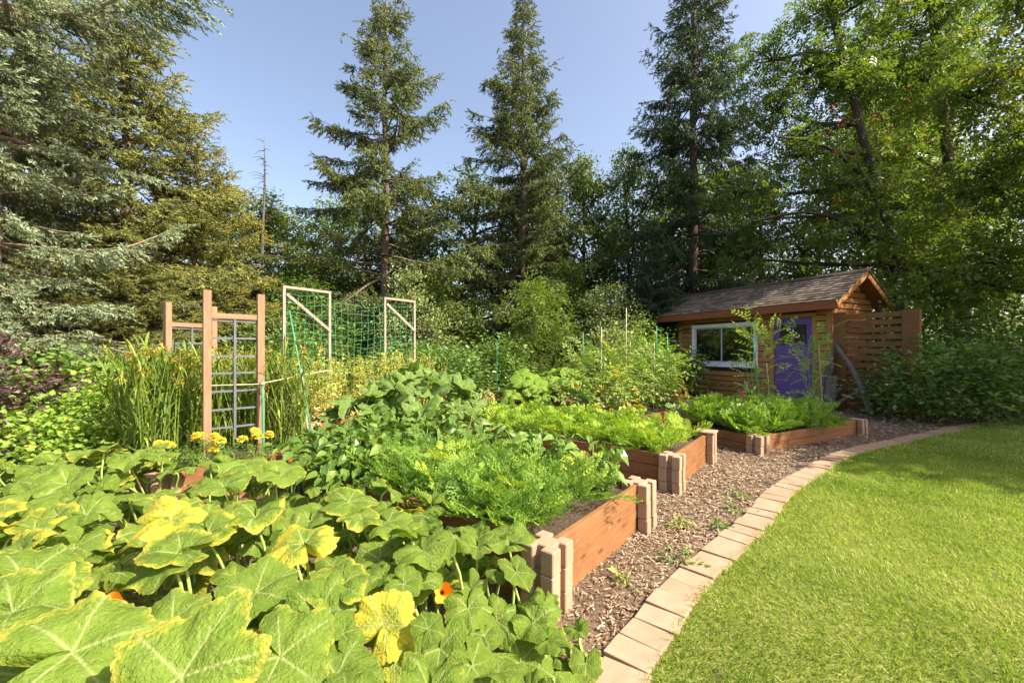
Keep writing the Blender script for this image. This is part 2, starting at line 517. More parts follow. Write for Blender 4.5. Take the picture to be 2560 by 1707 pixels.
# roof shingles: weathered dark grey-brown cedar
t = NT('shingle')
v = t.mapping(t.coord('Object'), (40, 4, 4))
g = t.noise(v, 1.5, 5, 0.7)
c = t.ramp(t.attr('tint'), [(0, (0.08, 0.065, 0.052)), (0.5, (0.155, 0.125, 0.098)), (1, (0.28, 0.23, 0.18))])
c = t.mix(t.remap(g, 0.35, 0.7, 0, 0.5), c, (0.09, 0.075, 0.062))
MAT['shingle'] = t.done(t.pbsdf(c, 0.9, 0.1, t.bump(g, 0.6, 0.006)))

# window glass: clear, tinted a little, with its own reflections
t = NT('window_glass')
tr = t.n('BsdfTransparent'); tr.inputs['Color'].default_value = (0.55, 0.6, 0.66, 1)
gl = t.n('BsdfGlossy'); gl.inputs['Roughness'].default_value = 0.03
gl.inputs['Color'].default_value = (0.9, 0.95, 1, 1)
fr = t.n('Fresnel'); fr.inputs['IOR'].default_value = 1.55
ms = t.n('MixShader')
t.l(t.math('ADD', fr.outputs[0], 0.03, clamp=True), ms.inputs[0]); t.l(tr.outputs[0], ms.inputs[1]); t.l(gl.outputs[0], ms.inputs[2])
MAT['window_glass'] = t.done(ms.outputs[0])

# squash leaves: 'vein' and 'edge' are drawn on the leaf, the object colour says how yellow it has turned
def squash_mat(name, base, base2, vein, yel, silver=0.0, transl=0.36):
    t = NT(name)
    oi = t.n('ObjectInfo')
    sep = t.n('SeparateColor')
    t.l(oi.outputs['Color'], sep.inputs[0])
    yellow, dry = sep.outputs[0], sep.outputs[1]
    rnd = oi.outputs['Random']
    off = t.n('CombineXYZ')
    for i in range(3):
        t.l(t.math('MULTIPLY', rnd, (19.0, 41.0, 13.0)[i]), off.inputs[i])
    v = t.mapping(t.coord('Object'), (1, 1, 1), off.outputs[0])
    n1 = t.noise(v, 5.0, 4, 0.65)
    n2 = t.noise(v, 26, 3, 0.6)
    ve, ed = t.attr('vein'), t.attr('edge')
    c = t.mix(t.remap(n1, 0.3, 0.7), base, base2)
    c = t.mix(t.math('MULTIPLY', rnd, 0.55), c, base2)
    # yellowing creeps in from the margin and between the veins
    y = t.math('ADD', t.math('MULTIPLY', t.math('POWER', ed, 2.2), 0.75), t.math('MULTIPLY', t.math('SUBTRACT', n1, 0.5), 1.3))
    y = t.math('ADD', y, t.math('MULTIPLY', t.math('SUBTRACT', n2, 0.5), 0.5))
    y = t.math('ADD', y, t.math('SUBTRACT', t.math('MULTIPLY', yellow, 1.9), 1.18))
    y = t.remap(y, 0.0, 0.6)
    y = t.math('MULTIPLY', y, t.math('SUBTRACT', 1.0, t.math('MULTIPLY', ve, t.math('SUBTRACT', 0.7, t.math('MULTIPLY', yellow, 0.5)))))
    c = t.mix(y, c, yel)
    if silver:
        n3 = t.noise(v, 9, 4, 0.7, 0.5)
        c = t.mix(t.math('MULTIPLY', t.remap(n3, 0.52, 0.62), silver), c, (0.42, 0.48, 0.38))
    c = t.mix(t.math('MULTIPLY', ve, 0.7), c, vein)
    n4 = t.noise(v, 40, 2, 0.5)
    c = t.mix(t.remap(n4, 0.70, 0.76, 0, 0.65), c, (0.40, 0.34, 0.13))
    br = t.remap(t.math('ADD', ed, t.math('MULTIPLY', t.math('SUBTRACT', n2, 0.5), 0.25)), 0.93, 1.02)
    c = t.mix(t.math('MULTIPLY', br, dry), c, (0.52, 0.36, 0.17))
    h = t.math('ADD', t.math('MULTIPLY', n2, 0.5), t.math('MULTIPLY', ve, 0.12))
    p = t.pbsdf(c, 0.52, 0.14, t.bump(h, 0.8, 0.03))
    tr = t.n('BsdfTranslucent')
    t.l(t.mix(1.0, c, (1.15, 1.25, 0.45), 'MULTIPLY'), tr.inputs['Color'])
    ms = t.n('MixShader'); ms.inputs[0].default_value = transl
    t.l(p, ms.inputs[1]); t.l(tr.outputs[0], ms.inputs[2])
    MAT[name] = t.done(ms.outputs[0])

squash_mat('pumpkin_leaf', (0.09, 0.165, 0.02), (0.19, 0.28, 0.04), (0.42, 0.47, 0.19), (0.56, 0.50, 0.055))
squash_mat('zucchini_leaf', (0.085, 0.17, 0.025), (0.15, 0.25, 0.04), (0.27, 0.35, 0.13), (0.45, 0.45, 0.1), 0.35)
squash_mat('marrow_leaf', (0.13, 0.24, 0.03), (0.22, 0.35, 0.045), (0.36, 0.46, 0.12), (0.55, 0.52, 0.06))

# ------------------------------------------------------------------ ground, path, lawn
ground = bpy.data.meshes.new('ground')
ground.from_pydata([(-200, -60, 0), (200, -60, 0), (200, 300, 0), (-200, 300, 0)], [], [(0, 1, 2, 3)])
ground.materials.append(MAT['wood_floor_soil'])
place('ground', ground, kind='structure')

EDGE = smooth_path([(0.02, 0.90), (0.25, 1.33), (0.44, 1.645), (0.63, 1.88), (0.90, 2.21), (1.27, 2.57), (1.80, 3.08),
                    (2.42, 3.72), (3.10, 4.30), (4.05, 5.06), (5.30, 5.75), (6.75, 6.50), (7.70, 6.98), (9.3, 7.62), (12.5, 8.7)], 600)
_seg = np.linalg.norm(np.diff(EDGE, axis=0), axis=1)
_cum = np.concatenate([[0], np.cumsum(_seg)])
def edge_at(s):
    p = np.array([np.interp(s, _cum, EDGE[:, 0]), np.interp(s, _cum, EDGE[:, 1])])
    q = np.array([np.interp(s + 0.02, _cum, EDGE[:, 0]), np.interp(s + 0.02, _cum, EDGE[:, 1])])
    d = (q - p); d /= np.linalg.norm(d)
    return p, d
def edge_side(x, y):
    """signed distance to the edging centre line: positive on the lawn side"""
    P = np.stack([x, y], 1)
    out = np.empty(len(P))
    for i0 in range(0, len(P), 4000):
        Q = P[i0:i0 + 4000]
        D = ((Q[:, None, :] - EDGE[None, ::3, :]) ** 2).sum(2)
        k = D.argmin(1) * 3
        k2 = np.minimum(k + 1, len(EDGE) - 1); k1 = np.maximum(k2 - 1, 0)
        tg = EDGE[k2] - EDGE[k1]
        rel = Q - EDGE[k]
        s = np.sign(tg[:, 1] * rel[:, 0] - tg[:, 0] * rel[:, 1])
        out[i0:i0 + 4000] = s * np.sqrt(D.min(1))
    return out

def mb_bm(name, V, Fc, mat, smooth=False):
    me = bpy.data.meshes.new(name)
    me.from_pydata([tuple(v) for v in V], [], [tuple(f) for f in Fc])
    me.materials.append(MAT[mat])
    if smooth:
        for p in me.polygons: p.use_smooth = True
    me.update()
    return me

# the earth path between the beds: a gently uneven sheet
nx, ny = 130, 110
gx, gy = np.meshgrid(np.linspace(-6.5, 12, nx), np.linspace(0.2, 11.5, ny), indexing='ij')
gz = 0.012 + 0.012 * arr_noise(gx * 3.1, gy * 3.3, 1) + 0.006 * arr_noise(gx * 9, gy * 8, 2)
idx = np.arange(nx * ny).reshape(nx, ny)
Q = np.stack([idx[:-1, :-1], idx[1:, :-1], idx[1:, 1:], idx[:-1, 1:]], -1).reshape(-1, 4)
_fade = np.minimum(1, np.minimum.reduce([gx + 6.5, 12 - gx, gy - 0.2, 11.5 - gy]) / 0.4)
place('path', mk_mesh('path', np.stack([gx, gy, np.maximum(gz, 0.004) * _fade + 0.004], -1).reshape(-1, 3), Q, 'path_soil', smooth=True), kind='structure')

# lawn sheet, a touch below the top of the pavers
lv = []
for s in np.linspace(0, _cum[-1] - 0.05, 160):
    p, d = edge_at(s)
    lv.append((p[0] + d[1] * 0.085, p[1] - d[0] * 0.085, 0.026))
lv += [(60, 9.0, 0.026), (60, -8, 0.026), (-0.3, -8, 0.026)]
place('lawn', mb_bm('lawn', lv, [tuple(range(len(lv)))[::-1]], 'lawn_soil'), kind='structure')

# grass blades
rng = np.random.default_rng(5)
def grass_block(n, x0, x1, y0, y1, h, w, tm, seed):
    r = np.random.default_rng(seed)
    x = r.uniform(x0, x1, n); y = r.uniform(y0, y1, n)
    keep = (x < 1.30 * y + 0.5) & (x > 0.1)
    x, y = x[keep], y[keep]
    sd = edge_side(x, y)
    k = sd > 0.085 + 0.02 * r.random(len(sd)) - 0.03 * (r.random(len(sd)) < 0.25)
    x, y, sd = x[k], y[k], sd[k]
    m = len(x)
    az = r.uniform(0, 2 * np.pi, m) * 0.55 + arr_noise(x * 1.3, y * 1.4, 3) * 1.6 + 2.2
    lean = r.normal(0.75, 0.35, m)
    D = np.stack([np.cos(az) * np.sin(lean), np.sin(az) * np.sin(lean), np.cos(lean)], 1)
    D[:, 2] = np.abs(D[:, 2]) + 0.1
    hh = h * r.uniform(0.55, 1.35, m) * (1 + 0.25 * arr_noise(x * 4, y * 4, 4)) * (1 + 0.35 * (sd < 0.15))
    patch = 0.44 + 0.20 * arr_noise(x * 0.9, y * 1.0, 6) + 0.17 * arr_noise(x * 3.1, y * 2.7, 8)
    tint = np.clip(patch + r.normal(0, 0.24, m) + 0.35 * (r.random(m) < 0.10), 0, 1)
    U = np.stack([r.normal(0, 1, m), r.normal(0, 1, m), r.normal(0, 0.4, m)], 1)
    return stamp(tm, frames(D, U), np.stack([hh, np.full(m, w), hh], 1), np.stack([x, y, np.full(m, 0.026)], 1), tint)
blade3 = (np.array([(0, -0.5, 0), (0, 0.5, 0), (0.55, -0.42, 0.05), (0.55, 0.42, 0.05), (1.0, 0, 0.22)]), np.array([(0, 1, 3), (0, 3, 2), (2, 3, 4)]))
blade1 = (np.array([(0, -0.5, 0), (0, 0.5, 0), (1.0, 0, 0.1)]), np.array([(0, 1, 2)]))
gparts = [grass_block(100000, 0.2, 4.2, 1.2, 3.1, 0.030, 0.0030, blade3, 11),
          grass_block(75000, 0.8, 6.0, 3.1, 4.8, 0.034, 0.0055, blade1, 12),
          grass_block(80000, 2.0, 9.5, 4.8, 7.6, 0.036, 0.009, blade1, 13)]
V, T, q = cat_meshes(gparts)
place('grass', mk_mesh('grass', V, T, 'grass_blade', q), label='short mown sunlit lawn grass beside the curved paver edging', cat='grass', kind='stuff')

# edging: one paver after the other along the curve
er = root('garden_edging', (EDGE[100][0], EDGE[100][1], 0), 'curved edging of tan concrete pavers between mulch path and lawn', 'edging')
rr = random.Random(3)
s = 0.0
pav = [box_mesh('paver%d' % i, L, 0.200, 0.075, 'paver_stone', 0.006, 2) for i, L in enumerate((0.139, 0.142, 0.145))]
while s < _cum[-1] - 0.2:
    k = rr.randrange(3)
    L = (0.139, 0.142, 0.145)[k] + 0.006
    p, d = edge_at(s + L / 2)
    nn = (d[1], -d[0])
    o = rr.uniform(-0.010, 0.010)
    place('paver', pav[k], er, LRS((p[0] + nn[0] * o, p[1] + nn[1] * o, -0.032 + rr.uniform(-0.006, 0.006)), rr.uniform(-0.022, 0.022), rr.uniform(-0.022, 0.022),
                                  math.atan2(d[1], d[0]) + rr.uniform(-0.035, 0.035), (1, rr.uniform(0.97, 1.01), 1)))
    s += L

# ------------------------------------------------------------------ raised beds
_cb = {}
def corner_block(h, mat, size=0.19):
    key = (round(h, 3), mat, size)
    if key in _cb: return _cb[key]
    a, n, dp = size / 2, 0.023, 0.042
    out = []
    for k in range(4):
        c, s_ = round(math.cos(k * math.pi / 2)), round(math.sin(k * math.pi / 2))
        for x, y in ((a, -a), (a, -n), (a - dp, -n), (a - dp, n), (a, n)):
            out.append((c * x - s_ * y, s_ * x + c * y))
    bm = bmesh.new()
    vs = [bm.verts.new((x, y, 0)) for x, y in out]
    f = bm.faces.new(vs)
    r = bmesh.ops.extrude_face_region(bm, geom=[f])
    top = [e for e in r['geom'] if isinstance(e, bmesh.types.BMVert)]
    for v in top: v.co.z = h
    bmesh.ops.recalc_face_normals(bm, faces=bm.faces)
    bmesh.ops.bevel(bm, geom=list(bm.edges), offset=0.005, segments=1, affect='EDGES')
    me = bpy.data.meshes.new('block'); bm.to_mesh(me); bm.free()
    me.materials.append(MAT[mat])
    _cb[key] = me
    return me

def inside(poly, x, y):
    r = np.zeros(len(x), bool)
    n = len(poly)
    for i in range(n):
        x1, y1 = poly[i]; x2, y2 = poly[(i + 1) % n]
        c = ((y1 > y) != (y2 > y)) & (x < (x2 - x1) * (y - y1) / (y2 - y1 + 1e-12) + x1)
        r ^= c
    return r

def bed(label, C, h, courses, soil_z, seed, caps=(), grey=(), skip_posts=(), block_h=None, group='timber raised vegetable beds'):
    rng = random.Random(seed)
    C = [Vector((x, y)) for x, y in C]
    mid = sum(C, Vector((0, 0))) / len(C)
    r = root('raised_bed', (mid.x, mid.y, 0), label, 'raised bed', group)
    n = len(C)
    bh = (h + 0.012) / courses
    for i in range(n):
        a, b = C[i], C[(i + 1) % n]
        d = (b - a).normalized()
        rz = math.atan2(d.y, d.x)
        if i not in skip_posts:
            m = 'grey_block' if i in grey else 'block_stone'  # grey corners: shade put into a darker block colour
            hh = h * 0.72 if i in grey else h
            kk = 2 if i in grey else courses
            for k in range(kk):
                bb = (hh + 0.012) / kk
                place('block', corner_block(bb - 0.002, m), r, LRS((a.x + rng.uniform(-.003, .003), a.y + rng.uniform(-.003, .003), k * bb), 0, 0, rz + rng.uniform(-.015, .015)))
            if i in caps:
                place('cap', box_mesh('cap', 0.215, 0.215, 0.022, 'block_stone', 0.005), r, LRS((a.x, a.y, h + 0.013), 0, 0, rz + 0.02))
        e = 0.062
        pa, pb = a + d * e, b - d * e
        ph = h / courses
        L = (pb - pa).length
        for k in range(courses):
            c = (pa + pb) / 2
            nn = Vector((d.y, -d.x)) * rng.uniform(-.0025, .0025)
            place('plank', box_mesh('plank', L, 0.036, ph - 0.004, 'plank_wood', 0.0045, 2), r,
                  LRS((c.x + nn.x, c.y + nn.y, k * ph + 0.002), rng.uniform(-.006, .006), 0, rz + rng.uniform(-.0015, .0015)))
    # soil: a grid cut to the bed
    sh = [mid + (c - mid) * 0.985 for c in C]
    k = 26
    g = []
    for i in range(k + 1):
        for j in range(k + 1):
            u, v = i / k, j / k
            p = (sh[0] * (1 - u) + sh[1] * u) * (1 - v) + (sh[3] * (1 - u) + sh[2] * u) * v
            g.append((p.x, p.y, 0))
    g = np.array(g)
    g[:, 2] = soil_z + 0.018 * arr_noise(g[:, 0] * 5, g[:, 1] * 5, seed) + 0.012 * arr_noise(g[:, 0] * 17, g[:, 1] * 15, seed + 1)
    ii = np.arange((k + 1) ** 2).reshape(k + 1, k + 1)
    Qs = np.stack([ii[:-1, :-1], ii[1:, :-1], ii[1:, 1:], ii[:-1, 1:]], -1).reshape(-1, 4)
    place('soil', mk_mesh('soil', g, Qs, 'bed_soil', smooth=True), r)
    return r

D1 = np.array([0.617, 0.787]); D2 = np.array([-0.787, 0.617])
def rect(p, a, la, b, lb):
    p, a, b = np.array(p), np.array(a), np.array(b)
    return [tuple(p), tuple(p + a * la), tuple(p + a * la + b * lb), tuple(p + b * lb)]

B1 = rect((0.175, 2.06), D1, 1.22, D2, 2.62)
B2 = rect((1.47, 3.80), D1, 1.26, D2, 2.60)
_e3 = np.array([0.876, 0.482]); _f3 = np.array([-0.482, 0.876])
B3 = rect((3.07, 5.17), _e3, 2.64, _f3, 1.15)
_e4 = np.array([0.71, 0.704]); _f4 = np.array([-0.704, 0.71])
B4 = rect((1.80, 6.20), _e4, 3.55, _f4, 1.10)
_e5 = np.array([0.857, 0.516]); _f5 = np.array([-0.516, 0.857])
B5 = rect((-0.48, 7.60), _e5, 2.30, _f5, 1.15)
BL = rect((-2.70, 3.20), np.array([0.575, 0.818]), 1.25, np.array([-0.818, 0.575]), 2.4)
BP = rect((-2.90, 6.00), np.array([0.56, 0.828]), 3.0, np.array([-0.828, 0.56]), 1.2)
BM = rect((-0.45, 5.30), D1, 1.05, D2, 1.5)
bed('three board raised bed with feathery carrots, beans and peppers nearest the pumpkin leaves', B1, 0.345, 3, 0.29, 1, grey=(3,))
bed('raised bed of lime green carrot tops in the middle beside the path', B2, 0.345, 3, 0.29, 2, caps=(1,))
bed('low two board raised bed of leafy greens nearest the shed door', B3, 0.235, 2, 0.19, 3)
bed('long low raised bed of staked tomato plants under the shed window', B4, 0.29, 2, 0.22, 4)
bed('raised bed with broad marrow leaves in front of the dark shrubs', B5, 0.29, 2, 0.23, 5)
bed('raised bed of tall millet grass and yellow marigolds with the wooden trellises', BL, 0.345, 3, 0.29, 6, caps=(1,))
bed('raised bed of drying pea vines under the green netting', BP, 0.25, 2, 0.20, 7)
bed('raised bed hidden under the silvery zucchini plant', BM, 0.29, 2, 0.24, 8)
BEDS = [B1, B2, B3, B4, B5, BL, BP, BM]

# wood chips on the path
def chips(n, x0, x1, y0, y1, sz, seed):
    r = np.random.default_rng(seed)
    x = r.uniform(x0, x1, n); y = r.uniform(y0, y1, n)
    d = 0.55 + 0.45 * arr_noise(x * 1.9, y * 2.1, 21)
    d = np.where((y < 2.75) & (x < 1.2), d * 0.45, d)         # the trodden bare patch beside the near bed
    k = (r.random(n) < np.clip(d + 0.25, 0.08, 1)) & (x < 1.28 * y + 0.4)
    x, y = x[k], y[k]
    sd = edge_side(x, y)
    k = sd < -0.105
    for b in BEDS:
        k &= ~inside(b, x, y)
    x, y = x[k], y[k]
    m = len(x)
    az = r.uniform(0, 2 * np.pi, m)
    tl = r.normal(0, 0.22, m)
    D = np.stack([np.cos(az), np.sin(az), tl], 1)
    U = np.stack([r.normal(0, 0.3, m), r.normal(0, 0.3, m), np.ones(m)], 1)
    S = np.stack([sz * r.uniform(0.5, 1.7, m), sz * r.uniform(0.16, 0.42, m), sz * r.uniform(0.06, 0.14, m)], 1)
    z = 0.012 + 0.012 * arr_noise(x * 3.1, y * 3.3, 1) + 0.012 + 0.008 * r.random(m)
    tint = np.clip(r.beta(1.8, 1.7, m), 0, 1)
    tm = (np.array([(-.5, -.45, 0), (.5, -.5, 0), (.42, .5, 0), (-.5, .4, 0), (-.46, -.4, 1), (.45, -.45, 1), (.4, .42, 1), (-.44, .36, 1)], float),
          np.array([(4, 5, 6), (4, 6, 7), (0, 1, 5), (0, 5, 4), (1, 2, 6), (1, 6, 5), (2, 3, 7), (2, 7, 6), (3, 0, 4), (3, 4, 7)]))
    return stamp(tm, frames(D, U), S, np.stack([x, y, z], 1), tint)
V, T, q = cat_meshes([chips(15000, 0.1, 2.6, 1.5, 3.2, 0.023, 31), chips(19000, 0.6, 5.5, 3.2, 5.6, 0.030, 32), chips(8500, 0, 11, 5.6, 9.4, 0.046, 33), chips(2000, -4, 0.8, 3.5, 6.5, 0.05, 34)])
place('wood_chips', mk_mesh('wood_chips', V, T, 'chip_wood', q), label='brown wood chip mulch strewn over the path', cat='mulch', kind='stuff')

# ------------------------------------------------------------------ garden shed (local frame: x leftwards along the front, y towards the camera)
SX, SY = 7.16, 9.26
SRZ = math.atan2(0.894, -0.449)
SM = Matrix.Translation((SX, SY, 0)) @ Matrix.Rotation(SRZ, 4, 'Z')
shed = root('garden_shed', (SX, SY, 0), 'cedar sided garden shed with purple door and white sliding window', 'shed', rz=SRZ)
WL, WD, WH = 4.19, 1.74, 2.34
def sbox(name, x0, x1, y0, y1, z0, z1, mat, parent=None, bev=0.003, rot=None, **kw):
    """box in the shed's frame"""
    M = SM @ Matrix.Translation(((x0 + x1) / 2, (y0 + y1) / 2, z0))
    if rot is not None:
        M = M @ rot
    return place(name, box_mesh(name, x1 - x0, y1 - y0, z1 - z0, mat, bev), parent or shed, M, **kw)
rr = random.Random(9)
WX0, WX1, WZ0, WZ1 = 1.70, 3.70, 0.90, 2.05
DX0, DX1, DZ0, DZ1 = 0.40, 1.27, 0.10, 2.10
# inner wall panels with the openings left free
sbox('wall', DX1, WX0, -0.06, -0.004, 0.0, WH, 'dark_inside', bev=0)
sbox('wall', WX1, WL, -0.06, -0.004, 0.0, WH, 'dark_inside', bev=0)
sbox('wall', WX0, WX1, -0.06, -0.004, 0.0, WZ0, 'dark_inside', bev=0)
sbox('wall', WX0, WX1, -0.06, -0.004, WZ1, WH, 'dark_inside', bev=0)
sbox('wall', 0.004, DX0, -0.06, -0.004, 0.0, WH, 'dark_inside', bev=0)
sbox('wall', DX0, DX1, -0.06, -0.004, DZ1, WH, 'dark_inside', bev=0)
sbox('wall', 0.004, 0.06, -WD, -0.062, 0.0, WH, 'dark_inside', bev=0)
sbox('wall', WL - 0.06, WL, -WD, -0.062, 0.0, WH, 'siding_wood', bev=0)
sbox('wall', 0.004, WL, -WD - 0.06, -WD - 0.002, 0.0, WH, 'siding_wood', bev=0)
sbox('floor_slab', 0.0, WL, -WD, 0.0, 0.0, 0.05, 'grey_block', bev=0)
# lap siding; dark wall seen in the gaps stands in for lap shadows
def lap(x0, x1, z, name='siding_board'):
    if x1 - x0 < 0.03: return
    M = SM @ Matrix.Translation(((x0 + x1) / 2, 0.024, z)) @ Matrix.Rotation(RAD(9), 4, 'X')
    place(name, box_mesh(name, x1 - x0, 0.020, 0.120, 'siding_wood', 0.002), shed, M)
z = 0.06
while z < WH - 0.02:
    cuts = [(0.10, WL - 0.09)]
    def cut(c, a, b):
        out = []
        for p, q_ in c:
            if b <= p or a >= q_: out.append((p, q_))
            else:
                if a > p: out.append((p, a))
                if b < q_: out.append((b, q_))
        return out
    if z + 0.13 > WZ0 - 0.02 and z < WZ1 + 0.02: cuts = cut(cuts, WX0 - 0.005, WX1 + 0.005)
    if z < DZ1 + 0.09: cuts = cut(cuts, DX0 - 0.09, DX1 + 0.09)
    for a, b in cuts:
        lap(a, b, z)
    z += 0.138
# corner boards and door casing
sbox('corner_board', -0.03, 0.10, 0.0, 0.042, 0.0, WH, 'trim_wood')
sbox('corner_board', -0.032, -0.004, -0.13, -0.002, 0.0, WH, 'trim_wood')
sbox('corner_board', WL - 0.09, WL + 0.03, 0.0, 0.042, 0.0, WH, 'trim_wood')
door = sbox('door', DX0, DX1, -0.045, -0.006, DZ0, DZ1, 'purple_paint', bev=0.004)
sbox('door_casing', DX0 - 0.09, DX0 - 0.002, -0.003, 0.036, 0.0, DZ1 + 0.09, 'trim_wood')
sbox('door_casing', DX1 + 0.002, DX1 + 0.09, -0.003, 0.036, 0.0, DZ1 + 0.09, 'trim_wood')
sbox('door_casing', DX0, DX1, -0.003, 0.036, DZ1 + 0.002, DZ1 + 0.09, 'trim_wood')
sbox('threshold', DX0, DX1, -0.04, 0.05, 0.04, DZ0 - 0.004, 'trim_wood')
# door lights: two narrow panes with a purple surround
for a, b in ((0.52, 0.80), (0.86, 1.14)):
    sbox('pane', a, b, -0.008, -0.003, 1.45, 1.93, 'dark_inside', door, bev=0)
    sbox('pane_trim', a - 0.025, b + 0.025, -0.006, 0.004, 1.425, 1.45, 'purple_paint', door, bev=0)
    sbox('pane_trim', a - 0.025, b + 0.025, -0.006, 0.004, 1.93, 1.955, 'purple_paint', door, bev=0)
    sbox('pane_trim', a - 0.025, a, -0.006, 0.0035, 1.45, 1.93, 'purple_paint', door, bev=0)
    sbox('pane_trim', b, b + 0.025, -0.006, 0.0035, 1.45, 1.93, 'purple_paint', door, bev=0)
for a, b in ((0.52, 0.80), (0.86, 1.14)):
    sbox('door_panel', a - 0.02, b + 0.02, -0.007, 0.001, 0.35, 1.2, 'purple_paint', door, bev=0.003)
# handle
hv, ht = tube([(DX0 + 0.07, -0.004, 1.02), (DX0 + 0.07, 0.045, 1.02), (DX0 + 0.15, 0.05, 1.02)], 0.011, 8)
place('door_handle', mk_mesh('door_handle', hv, ht, 'metal_handle', smooth=True), door, SM)
# window: white outer frame, two sashes, glass
win = sbox('window', WX0 + 0.001, WX1 - 0.001, -0.055, -0.050, WZ0 + 0.001, WZ0 + 0.006, 'white_vinyl', bev=0)
FW = 0.075
sbox('frame', WX0 - 0.02, WX1 + 0.02, -0.05, 0.045, WZ1 - FW, WZ1 + 0.02, 'white_vinyl', win, 0.004)
sbox('frame', WX0 - 0.02, WX1 + 0.02, -0.05, 0.045, WZ0 - 0.02, WZ0 + FW, 'white_vinyl', win, 0.004)
sbox('frame', WX0 - 0.02, WX0 + FW, -0.05, 0.043, WZ0 + FW, WZ1 - FW, 'white_vinyl', win, 0.004)
sbox('frame', WX1 - FW, WX1 + 0.02, -0.05, 0.043, WZ0 + FW, WZ1 - FW, 'white_vinyl', win, 0.004)
sbox('sill', WX0 - 0.04, WX1 + 0.04, 0.0, 0.065, WZ0 - 0.05, WZ0 - 0.02, 'white_vinyl', win, 0.004)
WM = (WX0 + WX1) / 2 + 0.02
sw = 0.035
for a, b, y in ((WX0 + FW, WM + 0.03, 0.012), (WM - 0.03, WX1 - FW, -0.018)):
    sbox('sash', a, b, y - 0.01, y + 0.012, WZ1 - FW - sw, WZ1 - FW, 'sash_vinyl', win, 0.002)
    sbox('sash', a, b, y - 0.01, y + 0.012, WZ0 + FW, WZ0 + FW + sw, 'sash_vinyl', win, 0.002)
    sbox('sash', a, a + sw, y - 0.01, y + 0.011, WZ0 + FW + sw, WZ1 - FW - sw, 'sash_vinyl', win, 0.002)
    sbox('sash', b - sw, b, y - 0.01, y + 0.011, WZ0 + FW + sw, WZ1 - FW - sw, 'sash_vinyl', win, 0.002)
    sbox('pane', a + sw, b - sw, y - 0.002, y + 0.002, WZ0 + FW + sw, WZ1 - FW - sw, 'window_glass', win, 0)
# roof: front slope from the eave (y .36, z 2.40) to the ridge (y -.86, z 3.13)
EY, EZ, RY, RZ_ = 0.36, 2.40, -0.86, 3.13
RX0, RX1 = -0.30, WL + 0.55
sl = math.hypot(EY - RY, RZ_ - EZ)
pit = math.atan2(RZ_ - EZ, EY - RY)
for side in (1, -1):
    yc = (EY + RY) / 2 if side == 1 else 2 * RY - (EY + RY) / 2
    M = SM @ Matrix.Translation(((RX0 + RX1) / 2, yc, (EZ + RZ_) / 2 - 0.05)) @ Matrix.Rotation(-pit * side, 4, 'X')
    place('roof_deck', box_mesh('roof_deck', RX1 - RX0 - 0.02, sl - 0.01, 0.04, 'trim_wood', 0), shed, M)
rg = np.random.default_rng(4)
Vs = []
rows = 11
for side in (1, -1):
    for k in range(rows):
        x = RX0 - 0.02 + rg.uniform(-0.1, 0)
        while x < RX1:
            w = rg.uniform(0.09, 0.22)
            x1 = min(x + w - 0.006, RX1 + 0.02); x0 = max(x, RX0 - 0.02)
            if x1 - x0 > 0.02:
                u0 = k / rows * sl - 0.035 + rg.uniform(-0.012, 0.012)
                u1 = (k + 1.35) / rows * sl
                t0, t1 = 0.026 + rg.uniform(0, 0.008), 0.006
                vv = []
                for u, h in ((u0, t0), (u1, t1)):
                    for xx in (x0, x1):
                        for hh in (h, h - 0.013):
                            y = EY - u * math.cos(pit) + hh * math.sin(pit)
                            zz = EZ + u * math.sin(pit) + hh * math.cos(pit)
                            vv.append((xx, y if side == 1 else 2 * RY - y, zz))
                Vs.append((np.array(vv), np.array([(0, 4, 6), (0, 6, 2), (0, 2, 3), (0, 3, 1), (0, 1, 5), (0, 5, 4), (2, 6, 7), (2, 7, 3), (1, 3, 7), (1, 7, 5)]), np.full(8, rg.beta(2, 2))))
            x += w
V, T, q = cat_meshes(Vs)
place('shingles', mk_mesh('shingles', V, T, 'shingle', q), shed, SM, kind='stuff')
x = RX0 - 0.02
while x < RX1:
    for side in (1, -1):
        M = SM @ Matrix.Translation((x + 0.11, RY + side * 0.062, RZ_ - 0.005 + rr.uniform(0, .006))) @ Matrix.Rotation(-pit * side, 4, 'X')
        place('ridge_cap', box_mesh('ridge_cap', 0.225, 0.14, 0.014, 'shingle', 0.002), shed, M)
    x += 0.215
sbox('fascia', RX0, RX1, EY - 0.005, EY + 0.03, EZ - 0.19, EZ - 0.005, 'fascia_wood', bev=0.004)
sbox('soffit', RX0 + 0.03, RX1 - 0.03, 0.045, EY - 0.008, EZ - 0.17, EZ - 0.155, 'trim_wood', bev=0)
for xx in (RX0 + 0.001, RX1 - 0.031):
    for side in (1, -1):
        yc = (EY + RY) / 2 if side == 1 else 2 * RY - (EY + RY) / 2
        M = SM @ Matrix.Translation((xx + 0.015, yc, (EZ + RZ_) / 2 - 0.155)) @ Matrix.Rotation(-pit * side, 4, 'X')
        place('bargeboard', box_mesh('bargeboard', 0.03, sl + 0.03, 0.15, 'trim_wood', 0.003), shed, M)
# gable end siding, cut to the slope
z = 0.06
while z < 3.0:
    zt = z + 0.13
    hi = max(0.0, (zt - (EZ - 0.12)) / math.tan(pit))
    y0, y1 = -WD + 0.0, -0.13
    y1 = min(y1, EY - hi - 0.02) ; y0 = max(y0, 2 * RY - EY + hi + 0.02)
    if y1 - y0 > 0.06:
        M = SM @ Matrix.Translation((-0.022, (y0 + y1) / 2, z)) @ Matrix.Rotation(RAD(90), 4, 'Z') @ Matrix.Rotation(RAD(8.0), 4, 'X')
        place('siding_board', box_mesh('siding_board', y1 - y0, 0.018, 0.120, 'siding_wood', 0.002), shed, M)
    z += 0.138
